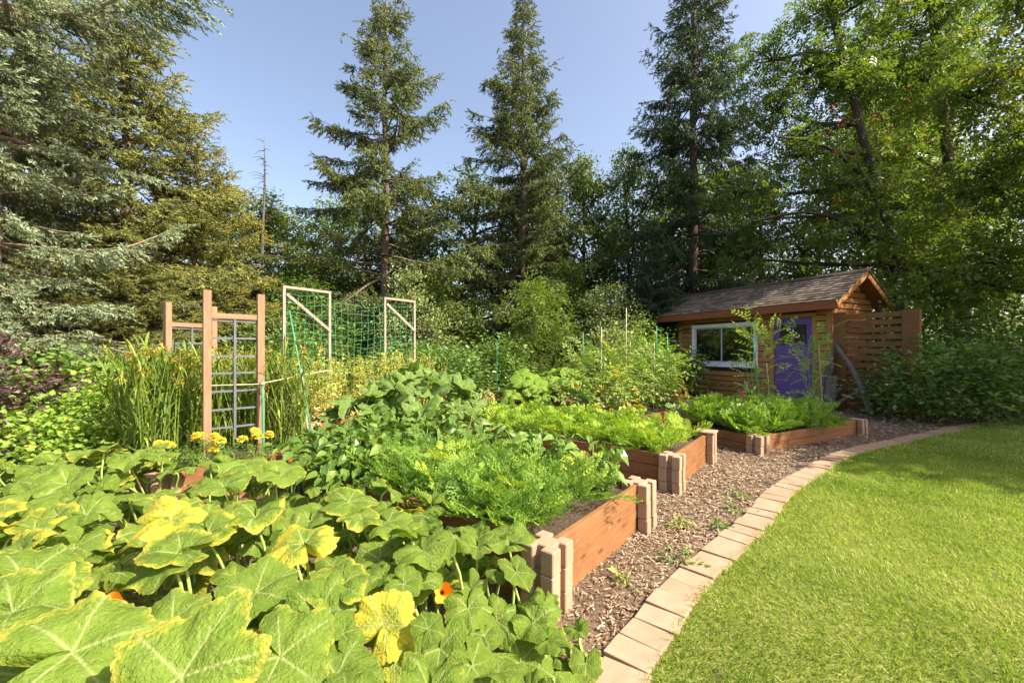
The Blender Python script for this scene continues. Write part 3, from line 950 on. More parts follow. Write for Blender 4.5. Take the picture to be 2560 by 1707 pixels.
# things inside behind the glass
def pot(name, x, y, z, r, h, mat, label):
    a = np.linspace(0, 2 * np.pi, 14, endpoint=False)
    prof = [(0.7, 0), (0.95, 0.8), (1.08, 0.8), (1.08, 1.0), (0.92, 1.0), (0.85, 0.3)]
    V = np.array([(x + r * p * math.cos(b), y + r * p * math.sin(b), z + h * q_) for p, q_ in prof for b in a])
    T = []
    for i in range(len(prof) - 1):
        for j in range(14):
            k = (j + 1) % 14
            T += [(i * 14 + j, i * 14 + k, (i + 1) * 14 + k), (i * 14 + j, (i + 1) * 14 + k, (i + 1) * 14 + j)]
    o = place(name, mk_mesh(name, V, np.array(T), mat, smooth=True), None, SM, label=label, cat='plant pot')
sbox('shelf', WX0 - 0.1, WX1 + 0.1, -0.36, -0.07, WZ0 - 0.04, WZ0 + 0.02, 'step_wood')
pot('plant_pot', 2.35, -0.2, WZ0 + 0.02, 0.09, 0.2, 'white_pot', 'white plant pot behind the shed window')
pot('plant_pot', 3.25, -0.2, WZ0 + 0.02, 0.1, 0.16, 'clay_pot', 'clay plant pot behind the shed window')

# slatted screen carrying on from the shed corner
scr = root('slat_screen', (SX + 0.449 * 0.7, SY - 0.894 * 0.7, 0), 'brown slatted wooden screen standing between shed corner and green shrub', 'screen')
sbox('post', -0.30, -0.06, 0.045, 0.085, 0.0, 2.14, 'screen_wood', scr)
sbox('post', -1.47, -1.24, 0.045, 0.085, 0.0, 2.10, 'screen_wood', scr)
sbox('post', -1.50, -1.472, -0.02, 0.08, 0.0, 2.09, 'screen_wood', scr)
for k in range(14):
    z0 = 0.06 + k * 0.148
    sbox('slat', -1.44, -0.08, 0.018, 0.040, z0 + rr.uniform(-.004, .004), z0 + 0.098, 'screen_wood', scr)
# low wooden step by the door
st = root('door_step', (SX - 0.02, SY - 0.9, 0), 'low weathered plank step on the ground near the shed corner', 'step')
sbox('board', 0.05, 1.25, 0.62, 0.80, 0.15, 0.185, 'step_wood', st)
sbox('board', 0.05, 1.25, 0.41, 0.60, 0.15, 0.185, 'step_wood', st)
sbox('support', 0.12, 0.2, 0.43, 0.78, 0.0, 0.148, 'grey_wood', st)
sbox('support', 1.08, 1.16, 0.43, 0.78, 0.0, 0.148, 'grey_wood', st)

# logs leaning by the screen (points in the shed's frame)
def log(pts, r0, r1, label, seed, stub=None):
    rg = np.random.default_rng(seed)
    P = smooth_path(pts, 12)
    P[1:-1] += rg.normal(0, r0 * 0.12, (10, 3))
    V, T = tube(P, np.linspace(r0, r1, 12) * rg.uniform(0.92, 1.08, 12), 9)
    parts = [(V, T)]
    if stub is not None:
        i, d, l = stub
        a = P[i]; b = a + np.array(d) * l
        parts.append(tube(np.linspace(a, b, 4), np.linspace(r1, r1 * 0.6, 4), 7))
    V, T, _ = cat_meshes([(a, b) for a, b in parts])
    place('log', mk_mesh('log', V, T, 'log_bark', smooth=True), None, SM, label=label, cat='log', group='logs leaning by the shed')
log([(0.05, .42, 0), (0.03, .30, .5), (0.00, .14, 1.02)], .065, .05, 'upright grey log leaning closest to the shed corner post', 1)
log([(-.12, .48, 0), (-.10, .34, .55), (-.04, .16, 1.30)], .085, .055, 'thick forked grey log standing upright beside the corner post', 2, (7, (-.3, .2, .8), .3))
log([(-.25, .52, 0), (-.20, .36, .35), (-.16, .22, .75)], .08, .06, 'short stout grey log between the two crossing poles', 3, (6, (-.6, 0, .5), .25))
log([(-.95, .55, 0), (-.62, .36, .75), (-.12, .12, 1.45)], .06, .045, 'long grey pole leaning up to the left against the post', 4)
log([(-.24, .62, .08), (-.6, .48, .40), (-1.15, .25, .86)], .045, .03, 'thin grey branch slanting up to the right into the shrub', 5)
log([(-1.35, .60, 0), (-.95, .40, .38), (-.5, .14, .90)], .03, .02, 'thinnest grey stick crossing behind the long leaning pole', 6)

# ------------------------------------------------------------------ trellises
def trellis(pl, pr, zt_l, zt_r, zbar, rows_z, label, seed):
    r = root('wooden_trellis', ((pl[0] + pr[0]) / 2, (pl[1] + pr[1]) / 2, 0.28), label, 'trellis', 'brown post trellises with grey grids')
    pl, pr = np.array(pl), np.array(pr)
    d = (pr - pl); d /= np.linalg.norm(d)
    for p, zt in ((pl, zt_l), (pr, zt_r)):
        bar('post', (*p, 0.20), (*p, zt), 0.062, 0.062, 'post_wood', r, 0.003, up=(d[0], d[1], 0))
    a, b = pl + d * 0.032, pr - d * 0.032
    bar('crossbar', (*a, zbar), (*b, zbar), 0.05, 0.036, 'post_wood', r)
    nn = np.array([d[1], -d[0]]) * 0.012
    m = (pl + pr) / 2 + nn
    bar('grid_bar', (*m, zbar - 0.03), (*m, rows_z[-1] - 0.12), 0.02, 0.012, 'grey_metal_grid', r, 0, up=(d[0], d[1], 0))
    a2, b2 = a - nn * 0.2, b - nn * 0.2
    for z in rows_z:
        bar('grid_bar', (*a2, z), (*b2, z), 0.019, 0.009, 'grey_metal_grid', r, 0)
trellis((-2.80, 3.80), (-2.49, 4.10), 1.855, 1.855, 1.625, [1.585, 1.42, 1.25, 1.09, 0.92, 0.75, 0.58], 'nearest tall wooden trellis with grey grid rising from the marigolds', 1)
trellis((-3.87, 4.65), (-3.68, 5.10), 1.845, 1.845, 1.60, [1.56, 1.39, 1.22, 1.05, 0.88, 0.7], 'farther wooden trellis with grey grid half sunk in millet', 2)

def goal(pl, pr, zt, label, seed):
    r = root('net_frame', ((pl[0] + pr[0]) / 2, (pl[1] + pr[1]) / 2, 0.2), label, 'net frame', 'pale timber frames holding the green net')
    pl, pr = np.array(pl), np.array(pr)
    d = (pr - pl); L = np.linalg.norm(d); d /= L
    for p in (pl, pr):
        bar('post', (*p, 0.15), (*p, zt), 0.042, 0.042, 'pale_wood', r, 0.003, up=(d[0], d[1], 0))
    a, b = pl - d * 0.02, pr + d * 0.02
    bar('crossbar', (*a, zt + 0.022), (*b, zt + 0.022), 0.042, 0.04, 'pale_wood', r)
    nn = np.array([d[1], -d[0]]) * 0.032
    a, b = pl + d * 0.03 + nn, pr - d * 0.0 + nn
    bar('brace', (*a, zt - 0.09), (*b, zt - 0.60 * L / 0.72), 0.05, 0.018, 'pale_wood', r)
goal((-3.61, 6.55), (-3.17, 7.19), 2.29, 'nearer pale timber net frame with diagonal brace', 1)
goal((-2.52, 8.20), (-2.07, 8.77), 2.32, 'farther pale timber net frame with diagonal brace', 2)
# net hung along both frames
NL = [(-3.61, 6.55), (-3.17, 7.19), (-2.52, 8.20), (-2.07, 8.77)]
na = np.array(NL); nc = np.concatenate([[0], np.cumsum(np.linalg.norm(np.diff(na, axis=0), axis=1))])
def net_pt(s, z):
    x, y = np.interp(s, nc, na[:, 0]), np.interp(s, nc, na[:, 1])
    sag = 0.10 * math.sin(math.pi * min(1, max(0, (s - nc[1]) / (nc[2] - nc[1]))))
    return (x + 0.04 + 0.02 * math.sin(s * 5 + z * 3), y - 0.03, z - sag * (0.4 + 0.6 * z / 2.2) + 0.018 * math.sin(s * 9 + z * 7))
np_parts = []
for z in np.arange(0.35, 2.24, 0.155):
    np_parts.append(tube([net_pt(s, z) for s in np.linspace(0, nc[-1], 34)], 0.0019, 3, False))
for s in np.arange(0.05, nc[-1], 0.135):
    np_parts.append(tube([net_pt(s + 0.012 * math.sin(z * 6 + s * 3), z) for z in np.linspace(0.35, 2.21, 16)], 0.0019, 3, False))
V, T, _ = cat_meshes([(a, b) for a, b in np_parts])
place('garden_net', mk_mesh('garden_net', V, T, 'net_green'), label='green plastic netting of square mesh stretched between the pale frames', cat='net')

# stakes and canes
def stake(a, b, r, mat, label, group=None, name='plant_stake'):
    V, T = tube(np.linspace(a, b, 5), [r, r, r, r, r * 0.8], 8)
    place(name, mk_mesh(name, V, T, mat, smooth=True), label=label, cat='stake', group=group)
stake((-2.02, 4.26, 0.22), (-2.42, 4.50, 1.74), 0.009, 'green_plastic', 'long green stake leaning left above the trellis bed corner')
stake((-2.40, 4.00, 0.22), (-2.44, 4.05, 1.02), 0.011, 'green_plastic', 'short green stake beside the front trellis right post')
stake((-2.12, 4.35, 0.22), (-2.42, 4.75, 1.15), 0.008, 'cane', 'thin tan cane leaning in the millet behind the green stake')
stake((-2.90, 3.86, 0.22), (-2.86, 3.92, 1.00), 0.012, 'cane', 'tan cane standing just left of the front trellis')
V, T = tube(smooth_path([(-2.84, 3.80, .98), (-2.46, 4.07, .975), (-2.40, 4.02, .99), (-2.1, 4.5, 1.07), (-2.0, 4.6, 1.08)], 24), 0.0045, 4)
place('twine', mk_mesh('twine', V, T, 'twine'), label='pale twine tied across the trellis posts and millet', cat='string')

# ------------------------------------------------------------------ leaf shapes
def squash_leaf(name, seed, mat, lobe=0.13, na=84, nr=13, cup=0.10, droop=0.16, ruffle=0.05, sinus=0.9, fold=0.06):
    r = np.random.default_rng(seed)
    th = np.linspace(-np.pi, np.pi, na, endpoint=True)
    lob = np.array([0, 1.12, -1.12, 2.25, -2.25]) + r.normal(0, 0.07, 5)
    k = np.zeros(na)
    for i, a in enumerate(lob):
        w = (0.46, 0.44, 0.44, 0.5, 0.5)[i]
        k = np.maximum(k, np.exp(-((np.angle(np.exp(1j * (th - a)))) / w) ** 2) * (1.12 if i == 0 else 1.0 if i < 3 else 0.9))
    rad = 0.5 * (1 - 1.6 * lobe + 2.6 * lobe * k)
    rad *= 1 + 0.035 * np.sin(7 * th + r.uniform(0, 6)) + 0.03 * np.sin(13 * th + r.uniform(0, 6)) + 0.02 * np.sin(31 * th + r.uniform(0, 6)) + 0.012 * r.normal(0, 1, na)
    rad *= 1 - sinus * np.exp(-((np.pi - np.abs(th)) / 0.20) ** 2)
    rho = np.linspace(0, 1, nr) ** 0.85
    X = np.outer(rho, rad * np.cos(th)); Y = np.outer(rho, rad * np.sin(th))
    RH = np.repeat(rho[:, None], na, 1); TH = np.repeat(th[None], nr, 0)
    # veins: five main ribs with side ribs
    segs = []
    for i, a in enumerate(lob):
        L = 0.5 * (1.1 if i == 0 else 0.98 if i < 3 else 0.85)
        d = np.array([math.cos(a), math.sin(a)])
        segs.append((np.zeros(2), d * L, 0.0085))
        for f in (0.28, 0.45, 0.62, 0.78):
            for sg in (-1, 1):
                b = a + sg * 0.72
                segs.append((d * L * f, d * L * f + np.array([math.cos(b), math.sin(b)]) * L * 0.36 * (1 - f * 0.6), 0.0036))
    P = np.stack([X.ravel(), Y.ravel()], 1)
    vein = np.zeros(len(P))
    for a, b, w in segs:
        ab = b - a
        tt = np.clip(((P - a) @ ab) / (ab @ ab), 0, 1)
        dd = np.linalg.norm(P - (a + tt[:, None] * ab), axis=1)
        vein = np.maximum(vein, np.exp(-(dd / (w * (1.5 - 0.8 * tt))) ** 2) * (1.0 if w > .006 else .5))
    Z = cup * np.minimum(1, RH * 2.0) * 0.5 - droop * RH ** 2.2 * 0.5
    ph = r.uniform(0, 6, 3)
    Z = Z + ruffle * RH ** 2 * (0.6 * np.sin(3 * TH + ph[0]) + 0.5 * np.sin(5 * TH + ph[1]) + 0.3 * np.sin(9 * TH + ph[2]))
    Z = Z + fold * np.abs(Y) * 1.2
    vn = vein.reshape(nr, na)
    Z = Z - 0.006 * vn
    V = np.stack([X, Y, Z], -1).reshape(-1, 3)
    ii = np.arange(nr * na).reshape(nr, na)
    Q = np.stack([ii[:-1, :-1], ii[1:, :-1], ii[1:, 1:], ii[:-1, 1:]], -1).reshape(-1, 4)
    me = mk_mesh(name, V, Q, mat, smooth=True)
    for nm, dat in (('vein', vein), ('edge', RH.ravel())):
        at = me.attributes.new(nm, 'FLOAT', 'POINT')
        at.data.foreach_set('value', np.ascontiguousarray(dat, np.float32))
    return me

PUMP = [squash_leaf('leaf', 100 + i, 'pumpkin_leaf', 0.045 + 0.025 * (i % 4), 72, 12, cup=0.24 - 0.03 * (i % 6), droop=0.08 + 0.09 * (i % 4), ruffle=0.055 + 0.02 * (i % 4), fold=(0.0, 0.18, 0.05, 0.42, -0.10, 0.25, 0.02)[i % 7]) for i in range(13)]
HERO = [squash_leaf('leaf', 140 + i, 'pumpkin_leaf', (0.12, 0.06, 0.08)[i], 150, 26, cup=(0.06, 0.16, 0.18)[i], droop=(0.10, 0.20, 0.10)[i], ruffle=(0.03, 0.05, 0.05)[i], fold=(0.05, 0.0, 0.12)[i]) for i in range(3)]
ZUC = [squash_leaf('leaf', 200 + i, 'zucchini_leaf', 0.34, 96, 9, cup=0.2, droop=0.12, ruffle=0.08, fold=0.4) for i in range(4)]
MAR = [squash_leaf('leaf', 240 + i, 'marrow_leaf', 0.09, 60, 8, cup=0.12, droop=0.25, ruffle=0.06, fold=0.12) for i in range(4)]

def leaf_on(rootobj, mesh, pos, size, normal, tip, yellow, dry, base, stalk_mat='pale_stem', stalk_r=0.006, rng=None):
    """a broad leaf on its stalk; normal is the upper side, tip the compass angle its tip points to"""
    n = Vector(normal).normalized()
    d = Vector((math.cos(tip), math.sin(tip), 0))
    d = (d - n * d.dot(n)).normalized()
    s = n.cross(d)
    M = Matrix(((d.x, s.x, n.x, 0), (d.y, s.y, n.y, 0), (d.z, s.z, n.z, 0), (0, 0, 0, 1)))
    M.translation = Vector(pos)
    hx, hy = (math.sin(pos[0] * 91 + pos[1] * 57), math.sin(pos[0] * 43 - pos[1] * 77))
    o = place('leaf', mesh, rootobj, M @ Matrix.Diagonal((size * (1 + .13 * hx), size * (1 + .13 * hy), size * (1.15 + .6 * hx * hy), 1)))
    o.color = (yellow, dry, 0, 1)
    if base is not None:
        p = Vector(pos); b = Vector(base)
        mid = (p + b) / 2 + Vector((0, 0, 0.0)) - d * 0.04
        mid2 = p - n * 0.05 - d * 0.015
        P = smooth_path([tuple(b), tuple(mid * 0.5 + b * 0.1 + Vector((b.x, b.y, p.z)) * 0.1 + mid2 * 0.3), tuple(mid2), tuple(p - n * 0.002)], 8)
        V, T = tube(P, np.linspace(stalk_r * 1.25, stalk_r * 0.8, 8), 6, False)
        place('stalk', mk_mesh('stalk', V, T, stalk_mat, smooth=True), o)
    return o

# ------------------------------------------------------------------ pumpkin patch in the foreground
def at(px, py, Y):
    """world point seen at photo position (px, py) at distance Y"""
    return np.array([(px - 1280) / 1035 * Y, Y, EYE - (py - 877) / 1035 * Y])

pk = [root('pumpkin_plant', (-1.1, 0.85, 0), 'sprawling yellowing pumpkin plant with the largest leaves at the bottom edge', 'plant', 'pumpkin plants'),
      root('pumpkin_plant', (-2.6, 2.2, 0), 'green leaved pumpkin plant in front of the marigolds and currant bushes', 'plant', 'pumpkin plants'),
      root('pumpkin_plant', (-0.2, 1.5, 0), 'dusty green pumpkin plant crowding the corner blocks of the nearest bed', 'plant', 'pumpkin plants'),
      root('pumpkin_plant', (-1.3, 1.9, 0), 'lime and yellow leaved pumpkin plant filling the middle of the patch', 'plant', 'pumpkin plants')]
rg = np.random.default_rng(77)
taken = []
def pumpkin_leaf(pos, size, nrm, tip, yel, dry, mesh, who=None):
    taken.append((pos[0], pos[1], pos[2], size))
    w = who if who is not None else (0 if pos[1] < 1.35 and pos[0] < -0.35 else 2 if pos[0] > -0.62 else 1 if pos[0] < -1.75 else 3)
    b = (pos[0] + rg.uniform(-.10, .10), pos[1] + rg.uniform(-.05, .15), 0.01 if pos[2] > 0.2 else 0.0)
    return leaf_on(pk[w], mesh, pos, size, nrm, tip, yel, dry, b, rng=rg)

# the leaves one can tell apart: (px, py, distance, size, normal, tip direction, yellow, dry, mesh)
UP = (0.1, -0.25, 1)
heroes = [
    (455, 1690, 0.98, 0.40, (0.05, -0.62, 0.80), 1.5, 0.52, 0.3, HERO[0]),
    (180, 1630, 1.10, 0.36, (0.35, -0.35, 0.9), 0.7, 0.50, 0.3, HERO[1]),
    (30, 1530, 1.22, 0.36, (0.25, -0.2, 1), 0.3, 0.48, 0.6, HERO[2]),
    (60, 1450, 1.35, 0.36, (0.4, -0.3, 0.9), 0.4, 0.42, 0.2, HERO[1]),
    (760, 1360, 1.62, 0.33, (0.08, -0.45, 0.9), 2.4, 0.62, 0.3, HERO[1]),
    (640, 1292, 1.85, 0.31, (0.05, -0.22, 1), -1.2, 0.60, 0.5, PUMP[1]),
    (425, 1300, 1.75, 0.33, (0.35, -0.55, 0.75), 0.6, 0.9, 0.6, PUMP[2]),
    (520, 1330, 1.70, 0.28, (0.1, -0.5, 0.9), -0.6, 0.62, 0.2, PUMP[0]),
    (450, 1385, 1.55, 0.30, (0.1, -0.3, 1), 3.4, 0.55, 0.2, HERO[2]),
    (420, 1420, 1.50, 0.30, (-0.2, -0.5, 0.9), 3.9, 0.45, 0.2, PUMP[5]),
    (960, 1560, 1.32, 0.245, (0.15, -0.75, 0.65), 1.3, 0.86, 0.3, HERO[1]),
    (985, 1660, 1.28, 0.20, (0.2, -0.7, 0.7), -1.3, 0.74, 0.2, PUMP[4]),
    (790, 1540, 1.30, 0.30, (0.3, -0.45, 0.8), 0.4, 0.28, 0.1, HERO[2]),
    (700, 1640, 1.15, 0.30, (0.1, -0.4, 0.9), -0.4, 0.35, 0.2, HERO[0]),
    (840, 1690, 1.15, 0.24, (0.15, -0.3, 0.9), 0.2, 0.30, 0.1, HERO[1]),
    (640, 1480, 1.40, 0.28, (0.2, -0.4, 0.9), 0.9, 0.25, 0.1, HERO[2]),
    (430, 1555, 1.25, 0.28, (0.1, -0.35, 0.95), 2.2, 0.35, 0.2, HERO[1]),
    (560, 1595, 1.35, 0.26, (0.2, -0.3, 0.9), 1.0, 0.3, 0.1, PUMP[3]),
    (1290, 1430, 1.75, 0.20, (0.35, -0.5, 0.75), -0.9, 0.30, 0.1, HERO[2]),
    (1240, 1550, 1.62, 0.27, (0.2, -0.75, 0.62), -0.7, 0.06, 0.0, HERO[1]),
    (1030, 1450, 1.68, 0.30, (0.1, -0.7, 0.7), -1.9, 0.03, 0.0, HERO[2]),
    (1080, 1390, 1.85, 0.25, (-0.1, -0.6, 0.75), -2.2, 0.02, 0.0, PUMP[0]),
    (950, 1400, 1.80, 0.26, (0.1, -0.5, 0.85), 2.9, 0.15, 0.0, PUMP[1]),
    (1170, 1520, 1.55, 0.25, (0.25, -0.6, 0.75), -1.2, 0.05, 0.0, HERO[1]),
    (1100, 1620, 1.42, 0.26, (0.15, -0.6, 0.8), -1.5, 0.04, 0.0, HERO[2]),
    (1330, 1560, 1.66, 0.25, (0.3, -0.45, 0.8), -0.5, 0.1, 0.0, PUMP[3]),
    (1300, 1655, 1.55, 0.30, (0.2, -0.4, 0.9), -0.3, 0.08, 0.0, HERO[2]),
    (1180, 1690, 1.42, 0.30, (0.1, -0.5, 0.85), -1.8, 0.06, 0.0, HERO[1]),
    (1420, 1690, 1.62, 0.24, (0.2, -0.3, 0.9), -0.2, 0.1, 0.0, PUMP[4]),
    (1190, 1350, 2.05, 0.24, (0.1, -0.65, 0.7), 1.6, 0.25, 0.0, PUMP[1]),
    (870, 1255, 2.15, 0.31, (0.25, -0.5, 0.85), 0.3, 0.48, 0.1, PUMP[2]),
    (700, 1190, 2.55, 0.34, (0.3, -0.35, 0.9), 0.2, 0.38, 0.2, PUMP[0]),
    (610, 1160, 2.75, 0.34, (0.15, -0.1, 1), 0.3, 0.40, 0.3, PUMP[4]),
    (560, 1215, 2.4, 0.32, (0.1, -0.4, 0.9), 2.6, 0.35, 0.2, PUMP[5]),
    (170, 1210, 2.6, 0.36, (0.15, -0.62, 0.75), -1.4, 0.12, 0.2, PUMP[1]),
    (60, 1270, 2.3, 0.34, (0.2, -0.6, 0.78), -1.3, 0.05, 0.1, PUMP[0]),
    (215, 1290, 2.1, 0.33, (0.15, -0.45, 0.88), 0.5, 0.10, 0.1, PUMP[3]),
    (330, 1150, 2.95, 0.30, (0.1, -0.3, 0.9), 0.2, 0.15, 0.2, PUMP[2]),
    (260, 1130, 3.1, 0.30, (-0.3, -0.1, 0.9), 0.9, 0.5, 0.9, PUMP[3]),
    (400, 1140, 3.0, 0.28, (0.1, -0.2, 1), 3.0, 0.12, 0.1, PUMP[6]),
    (1010, 1310, 2.15, 0.22, (0.3, -0.4, 0.8), 0.8, 0.45, 0.1, PUMP[3]),
    (930, 1290, 2.2, 0.24, (0.1, -0.3, 0.9), 2.4, 0.2, 0.0, PUMP[5]),
]
for i, (px, py, Y, sz, nrm, tip, yel, dry, me) in enumerate(heroes):
    k = 1.0 if Y < 1.45 else 0.5                # the far ones lie flatter
    yel = yel * 0.84 if yel > 0.7 else yel if i == 4 else yel * 0.62 + 0.06
    pumpkin_leaf(at(px, py, Y), sz * (0.92 if Y < 1.2 else 0.80), (nrm[0] * (0.5 + 0.5 * k), nrm[1] * k, nrm[2]), tip, yel, dry, me)
# the rest of the patch, filled leaf by leaf
PATCH = [(-0.02, 0.55), (0.22, 1.35), (0.30, 1.66), (0.02, 1.98), (-0.30, 2.28), (-1.0, 2.85), (-1.75, 3.35), (-2.4, 3.05), (-2.9, 3.5), (-3.9, 3.3), (-4.2, 2.3), (-2.9, 1.2), (-1.6, 0.55)]
n_try = 0
while len(taken) < 480 and n_try < 26000:
    n_try += 1
    x, y = rg.uniform(-4.1, 0.35), rg.uniform(0.62, 3.5)
    if not inside(PATCH, np.array([x]), np.array([y]))[0] or x < -1.32 * y - 0.3 or math.hypot(x, y) < 0.8:
        continue
    edge = min(1.0, max(0.0, (0.28 - x + 0.25 * (y - 1.5)) / 0.55))
    z = 0.17 + 0.22 * edge + 0.10 * arr_noise(np.array(x * 2.2), np.array(y * 2.3), 9) + rg.uniform(-0.16, 0.07)
    if y < 1.1: z = min(z, 0.46)
    z = max(0.06, z)
    size = rg.uniform(0.10, 0.23) * (0.85 if z < 0.25 else 1)
    ok = True
    for tx, ty, tz, ts in taken:
        dd = math.hypot(tx - x, ty - y)
        if dd < 0.30 * (size + ts) * (0.72 if abs(tz - z) < 0.08 else 0.4):
            ok = False; break
    if not ok: continue
    az = rg.uniform(0, 2 * np.pi); tl = abs(rg.normal(0, 0.42))
    nrm = (math.cos(az) * tl + 0.10, math.sin(az) * tl - 0.12, 1)
    zone = 0.30 if (y < 2.3 and x < -0.55) else 0.14 if x < -1.6 else 0.06
    pumpkin_leaf(np.array([x, y, z]), size, nrm, rg.uniform(0, 6.28), float(np.clip(rg.normal(zone, 0.16), 0, 0.9)), rg.uniform(0, 0.35), PUMP[rg.integers(13)])
# vines on the ground
for w, pts in ((0, [(-1.1, .85, .02), (-0.6, 1.1, .05), (-0.2, 1.3, .03), (0.1, 1.4, .04)]), (2, [(-.2, 1.5, .02), (.05, 1.65, .06), (.2, 1.75, .03), (.38, 1.7, .03)]),
               (1, [(-2.6, 2.2, .02), (-2.2, 2.6, .06), (-1.7, 2.9, .03)]), (3, [(-1.3, 1.9, .02), (-.9, 2.2, .06), (-.5, 2.2, .04), (-.15, 2.1, .05)])):
    V, T = tube(smooth_path(pts, 20), 0.009, 7)
    place('vine', mk_mesh('vine', V, T, 'pale_stem', smooth=True), pk[w])
# squash blossoms
def blossom(rootobj, pos, s, d, droop=False):
    th = np.linspace(0, 2 * np.pi, 25)
    V, Q = [], []
    for i, u in enumerate(np.linspace(0, 1, 6)):
        for a in th[:-1]:
            pet = 0.75 + 0.35 * abs(math.cos(2.5 * a))
            rr_ = (0.12 + 0.55 * u ** 1.7 * pet)
            V.append((rr_ * math.cos(a), rr_ * math.sin(a), u * (1.0 if u < .8 else 0.95) * (0.85 + 0.15 * pet)))
    for i in range(5):
        for j in range(24):
            k = (j + 1) % 24
            Q.append((i * 24 + j, i * 24 + k, (i + 1) * 24 + k, (i + 1) * 24 + j))
    me = mk_mesh('flower', np.array(V), np.array(Q), 'orange_petal', smooth=True)
    q_ = Vector(d).to_track_quat('Z', 'Y').to_matrix().to_4x4()
    place('flower', me, rootobj, Matrix.Translation(Vector(pos)) @ q_ @ Matrix.Diagonal((s, s, s, 1)))
blossom(pk[2], at(1268, 1650, 1.5), 0.075, (-0.1, -0.2, -1))
blossom(pk[2], at(1020, 1515, 1.6), 0.07, (0.1, -0.5, -0.4))
blossom(pk[2], at(1105, 1480, 1.75), 0.06, (0.2, -0.6, 0.3))
blossom(pk[2], at(1255, 1560, 1.68), 0.04, (0.2, -0.4, 0.5))
blossom(pk[0], at(290, 1510, 1.35), 0.07, (0.3, -0.6, 0.2))
blossom(pk[2], at(1075, 1600, 1.55), 0.06, (0.2, -0.7, 0.2))

# ------------------------------------------------------------------ zucchini, marrow
def squash_bush(label, c, z0, n, rad, h, size, meshes, seed, yel=0.1, smat='pale_stem', group=None, flowers=0, name='zucchini_plant'):
    r = root(name, (c[0], c[1], z0), label, 'plant', group)
    g = np.random.default_rng(seed)
    for i in range(n):
        a = i * 2.4 + g.uniform(-.4, .4); f = (i + 0.5) / n
        rr_ = rad * math.sqrt(f) * g.uniform(0.85, 1.1)
        z = z0 + h * (1 - 0.75 * f ** 1.3) * g.uniform(0.85, 1.12)
        p = np.array([c[0] + rr_ * math.cos(a), c[1] + rr_ * math.sin(a), z])
        nrm = (math.cos(a) * (0.2 + 0.6 * f) + g.normal(0, .15), math.sin(a) * (0.2 + 0.6 * f) - 0.2 + g.normal(0, .15), 1)
        leaf_on(r, meshes[g.integers(len(meshes))], p, size * g.uniform(0.75, 1.2), nrm, a + g.normal(0, .4), float(np.clip(g.normal(yel, .1), 0, 1)), g.uniform(0, .3),
                (c[0] + g.uniform(-.05, .05), c[1] + g.uniform(-.05, .05), z0), smat, 0.008)
    for k in range(flowers):
        a = g.uniform(3.6, 5.8)
        blossom(r, (c[0] + rad * .8 * math.cos(a), c[1] + rad * .8 * math.sin(a), z0 + h * g.uniform(.35, .7)), 0.09, (math.cos(a), math.sin(a), .3))
    return r
squash_bush('big silvery leaved zucchini plant in the middle of the garden', (-1.25, 5.75), 0.22, 46, 0.85, 0.72, 0.33, ZUC, 301)
squash_bush('smaller zucchini plant beside the silvery one near the beans', (-1.85, 5.1), 0.05, 16, 0.5, 0.62, 0.30, ZUC, 302)
squash_bush('bright broad leaved marrow plant left in the back bed', (0.30, 8.25), 0.22, 26, 0.62, 0.55, 0.38, MAR, 303, group='marrow plants in the back bed', name='marrow_plant')
squash_bush('broad leaved marrow plant with orange blossoms right in the back bed', (1.05, 8.65), 0.22, 28, 0.68, 0.68, 0.40, MAR, 304, group='marrow plants in the back bed', flowers=4, name='marrow_plant')

# ------------------------------------------------------------------ small leaf templates
def lf(w, fold=0.06, droop=-0.08):
    return (np.array([(0, 0, 0), (0.45, 0.5 * w, fold), (1, 0, droop), (0.45, -0.5 * w, fold)], float), np.array([(0, 3, 2), (0, 2, 1)]))
def lf6(w, fold=0.08, droop=-0.2):
    V = [(0, 0, 0), (.30, .42 * w, fold), (.62, .40 * w, fold + droop * .4), (1, 0, droop), (.62, -.40 * w, fold + droop * .4), (.30, -.42 * w, fold), (.5, 0, 0.02)]
    return (np.array(V, float), np.array([(0, 6, 1), (1, 6, 2), (2, 6, 3), (3, 6, 4), (4, 6, 5), (5, 6, 0)]))
def compound(pairs, lw, ll, arch=-0.25):
    """pinnate leaf: leaflets in pairs along a midrib, one unit long"""
    parts = []
    tm = lf(lw, 0.05, -0.1)
    for i in range(pairs):
        u = 0.22 + 0.68 * i / max(1, pairs - 1)
        for s in (-1, 1):
            d = np.array([[0.55, s * 0.85, -0.12]])
            parts.append(stamp(tm, frames(d), np.array([ll * (1 - 0.25 * abs(u - 0.5))]), np.array([[u, 0, arch * u * u]])))
    parts.append(stamp(tm, frames(np.array([[1, 0, -0.3]])), np.array([ll]), np.array([[0.92, 0, arch * 0.85]])))
    rib = [(0, 0.006, 0), (0, -0.006, 0), (0.95, 0, arch * 0.9)]
    parts.append((np.array(rib, float), np.array([(0, 1, 2)]), np.zeros(3)))
    V, T, _ = cat_meshes(parts)
    return V, T
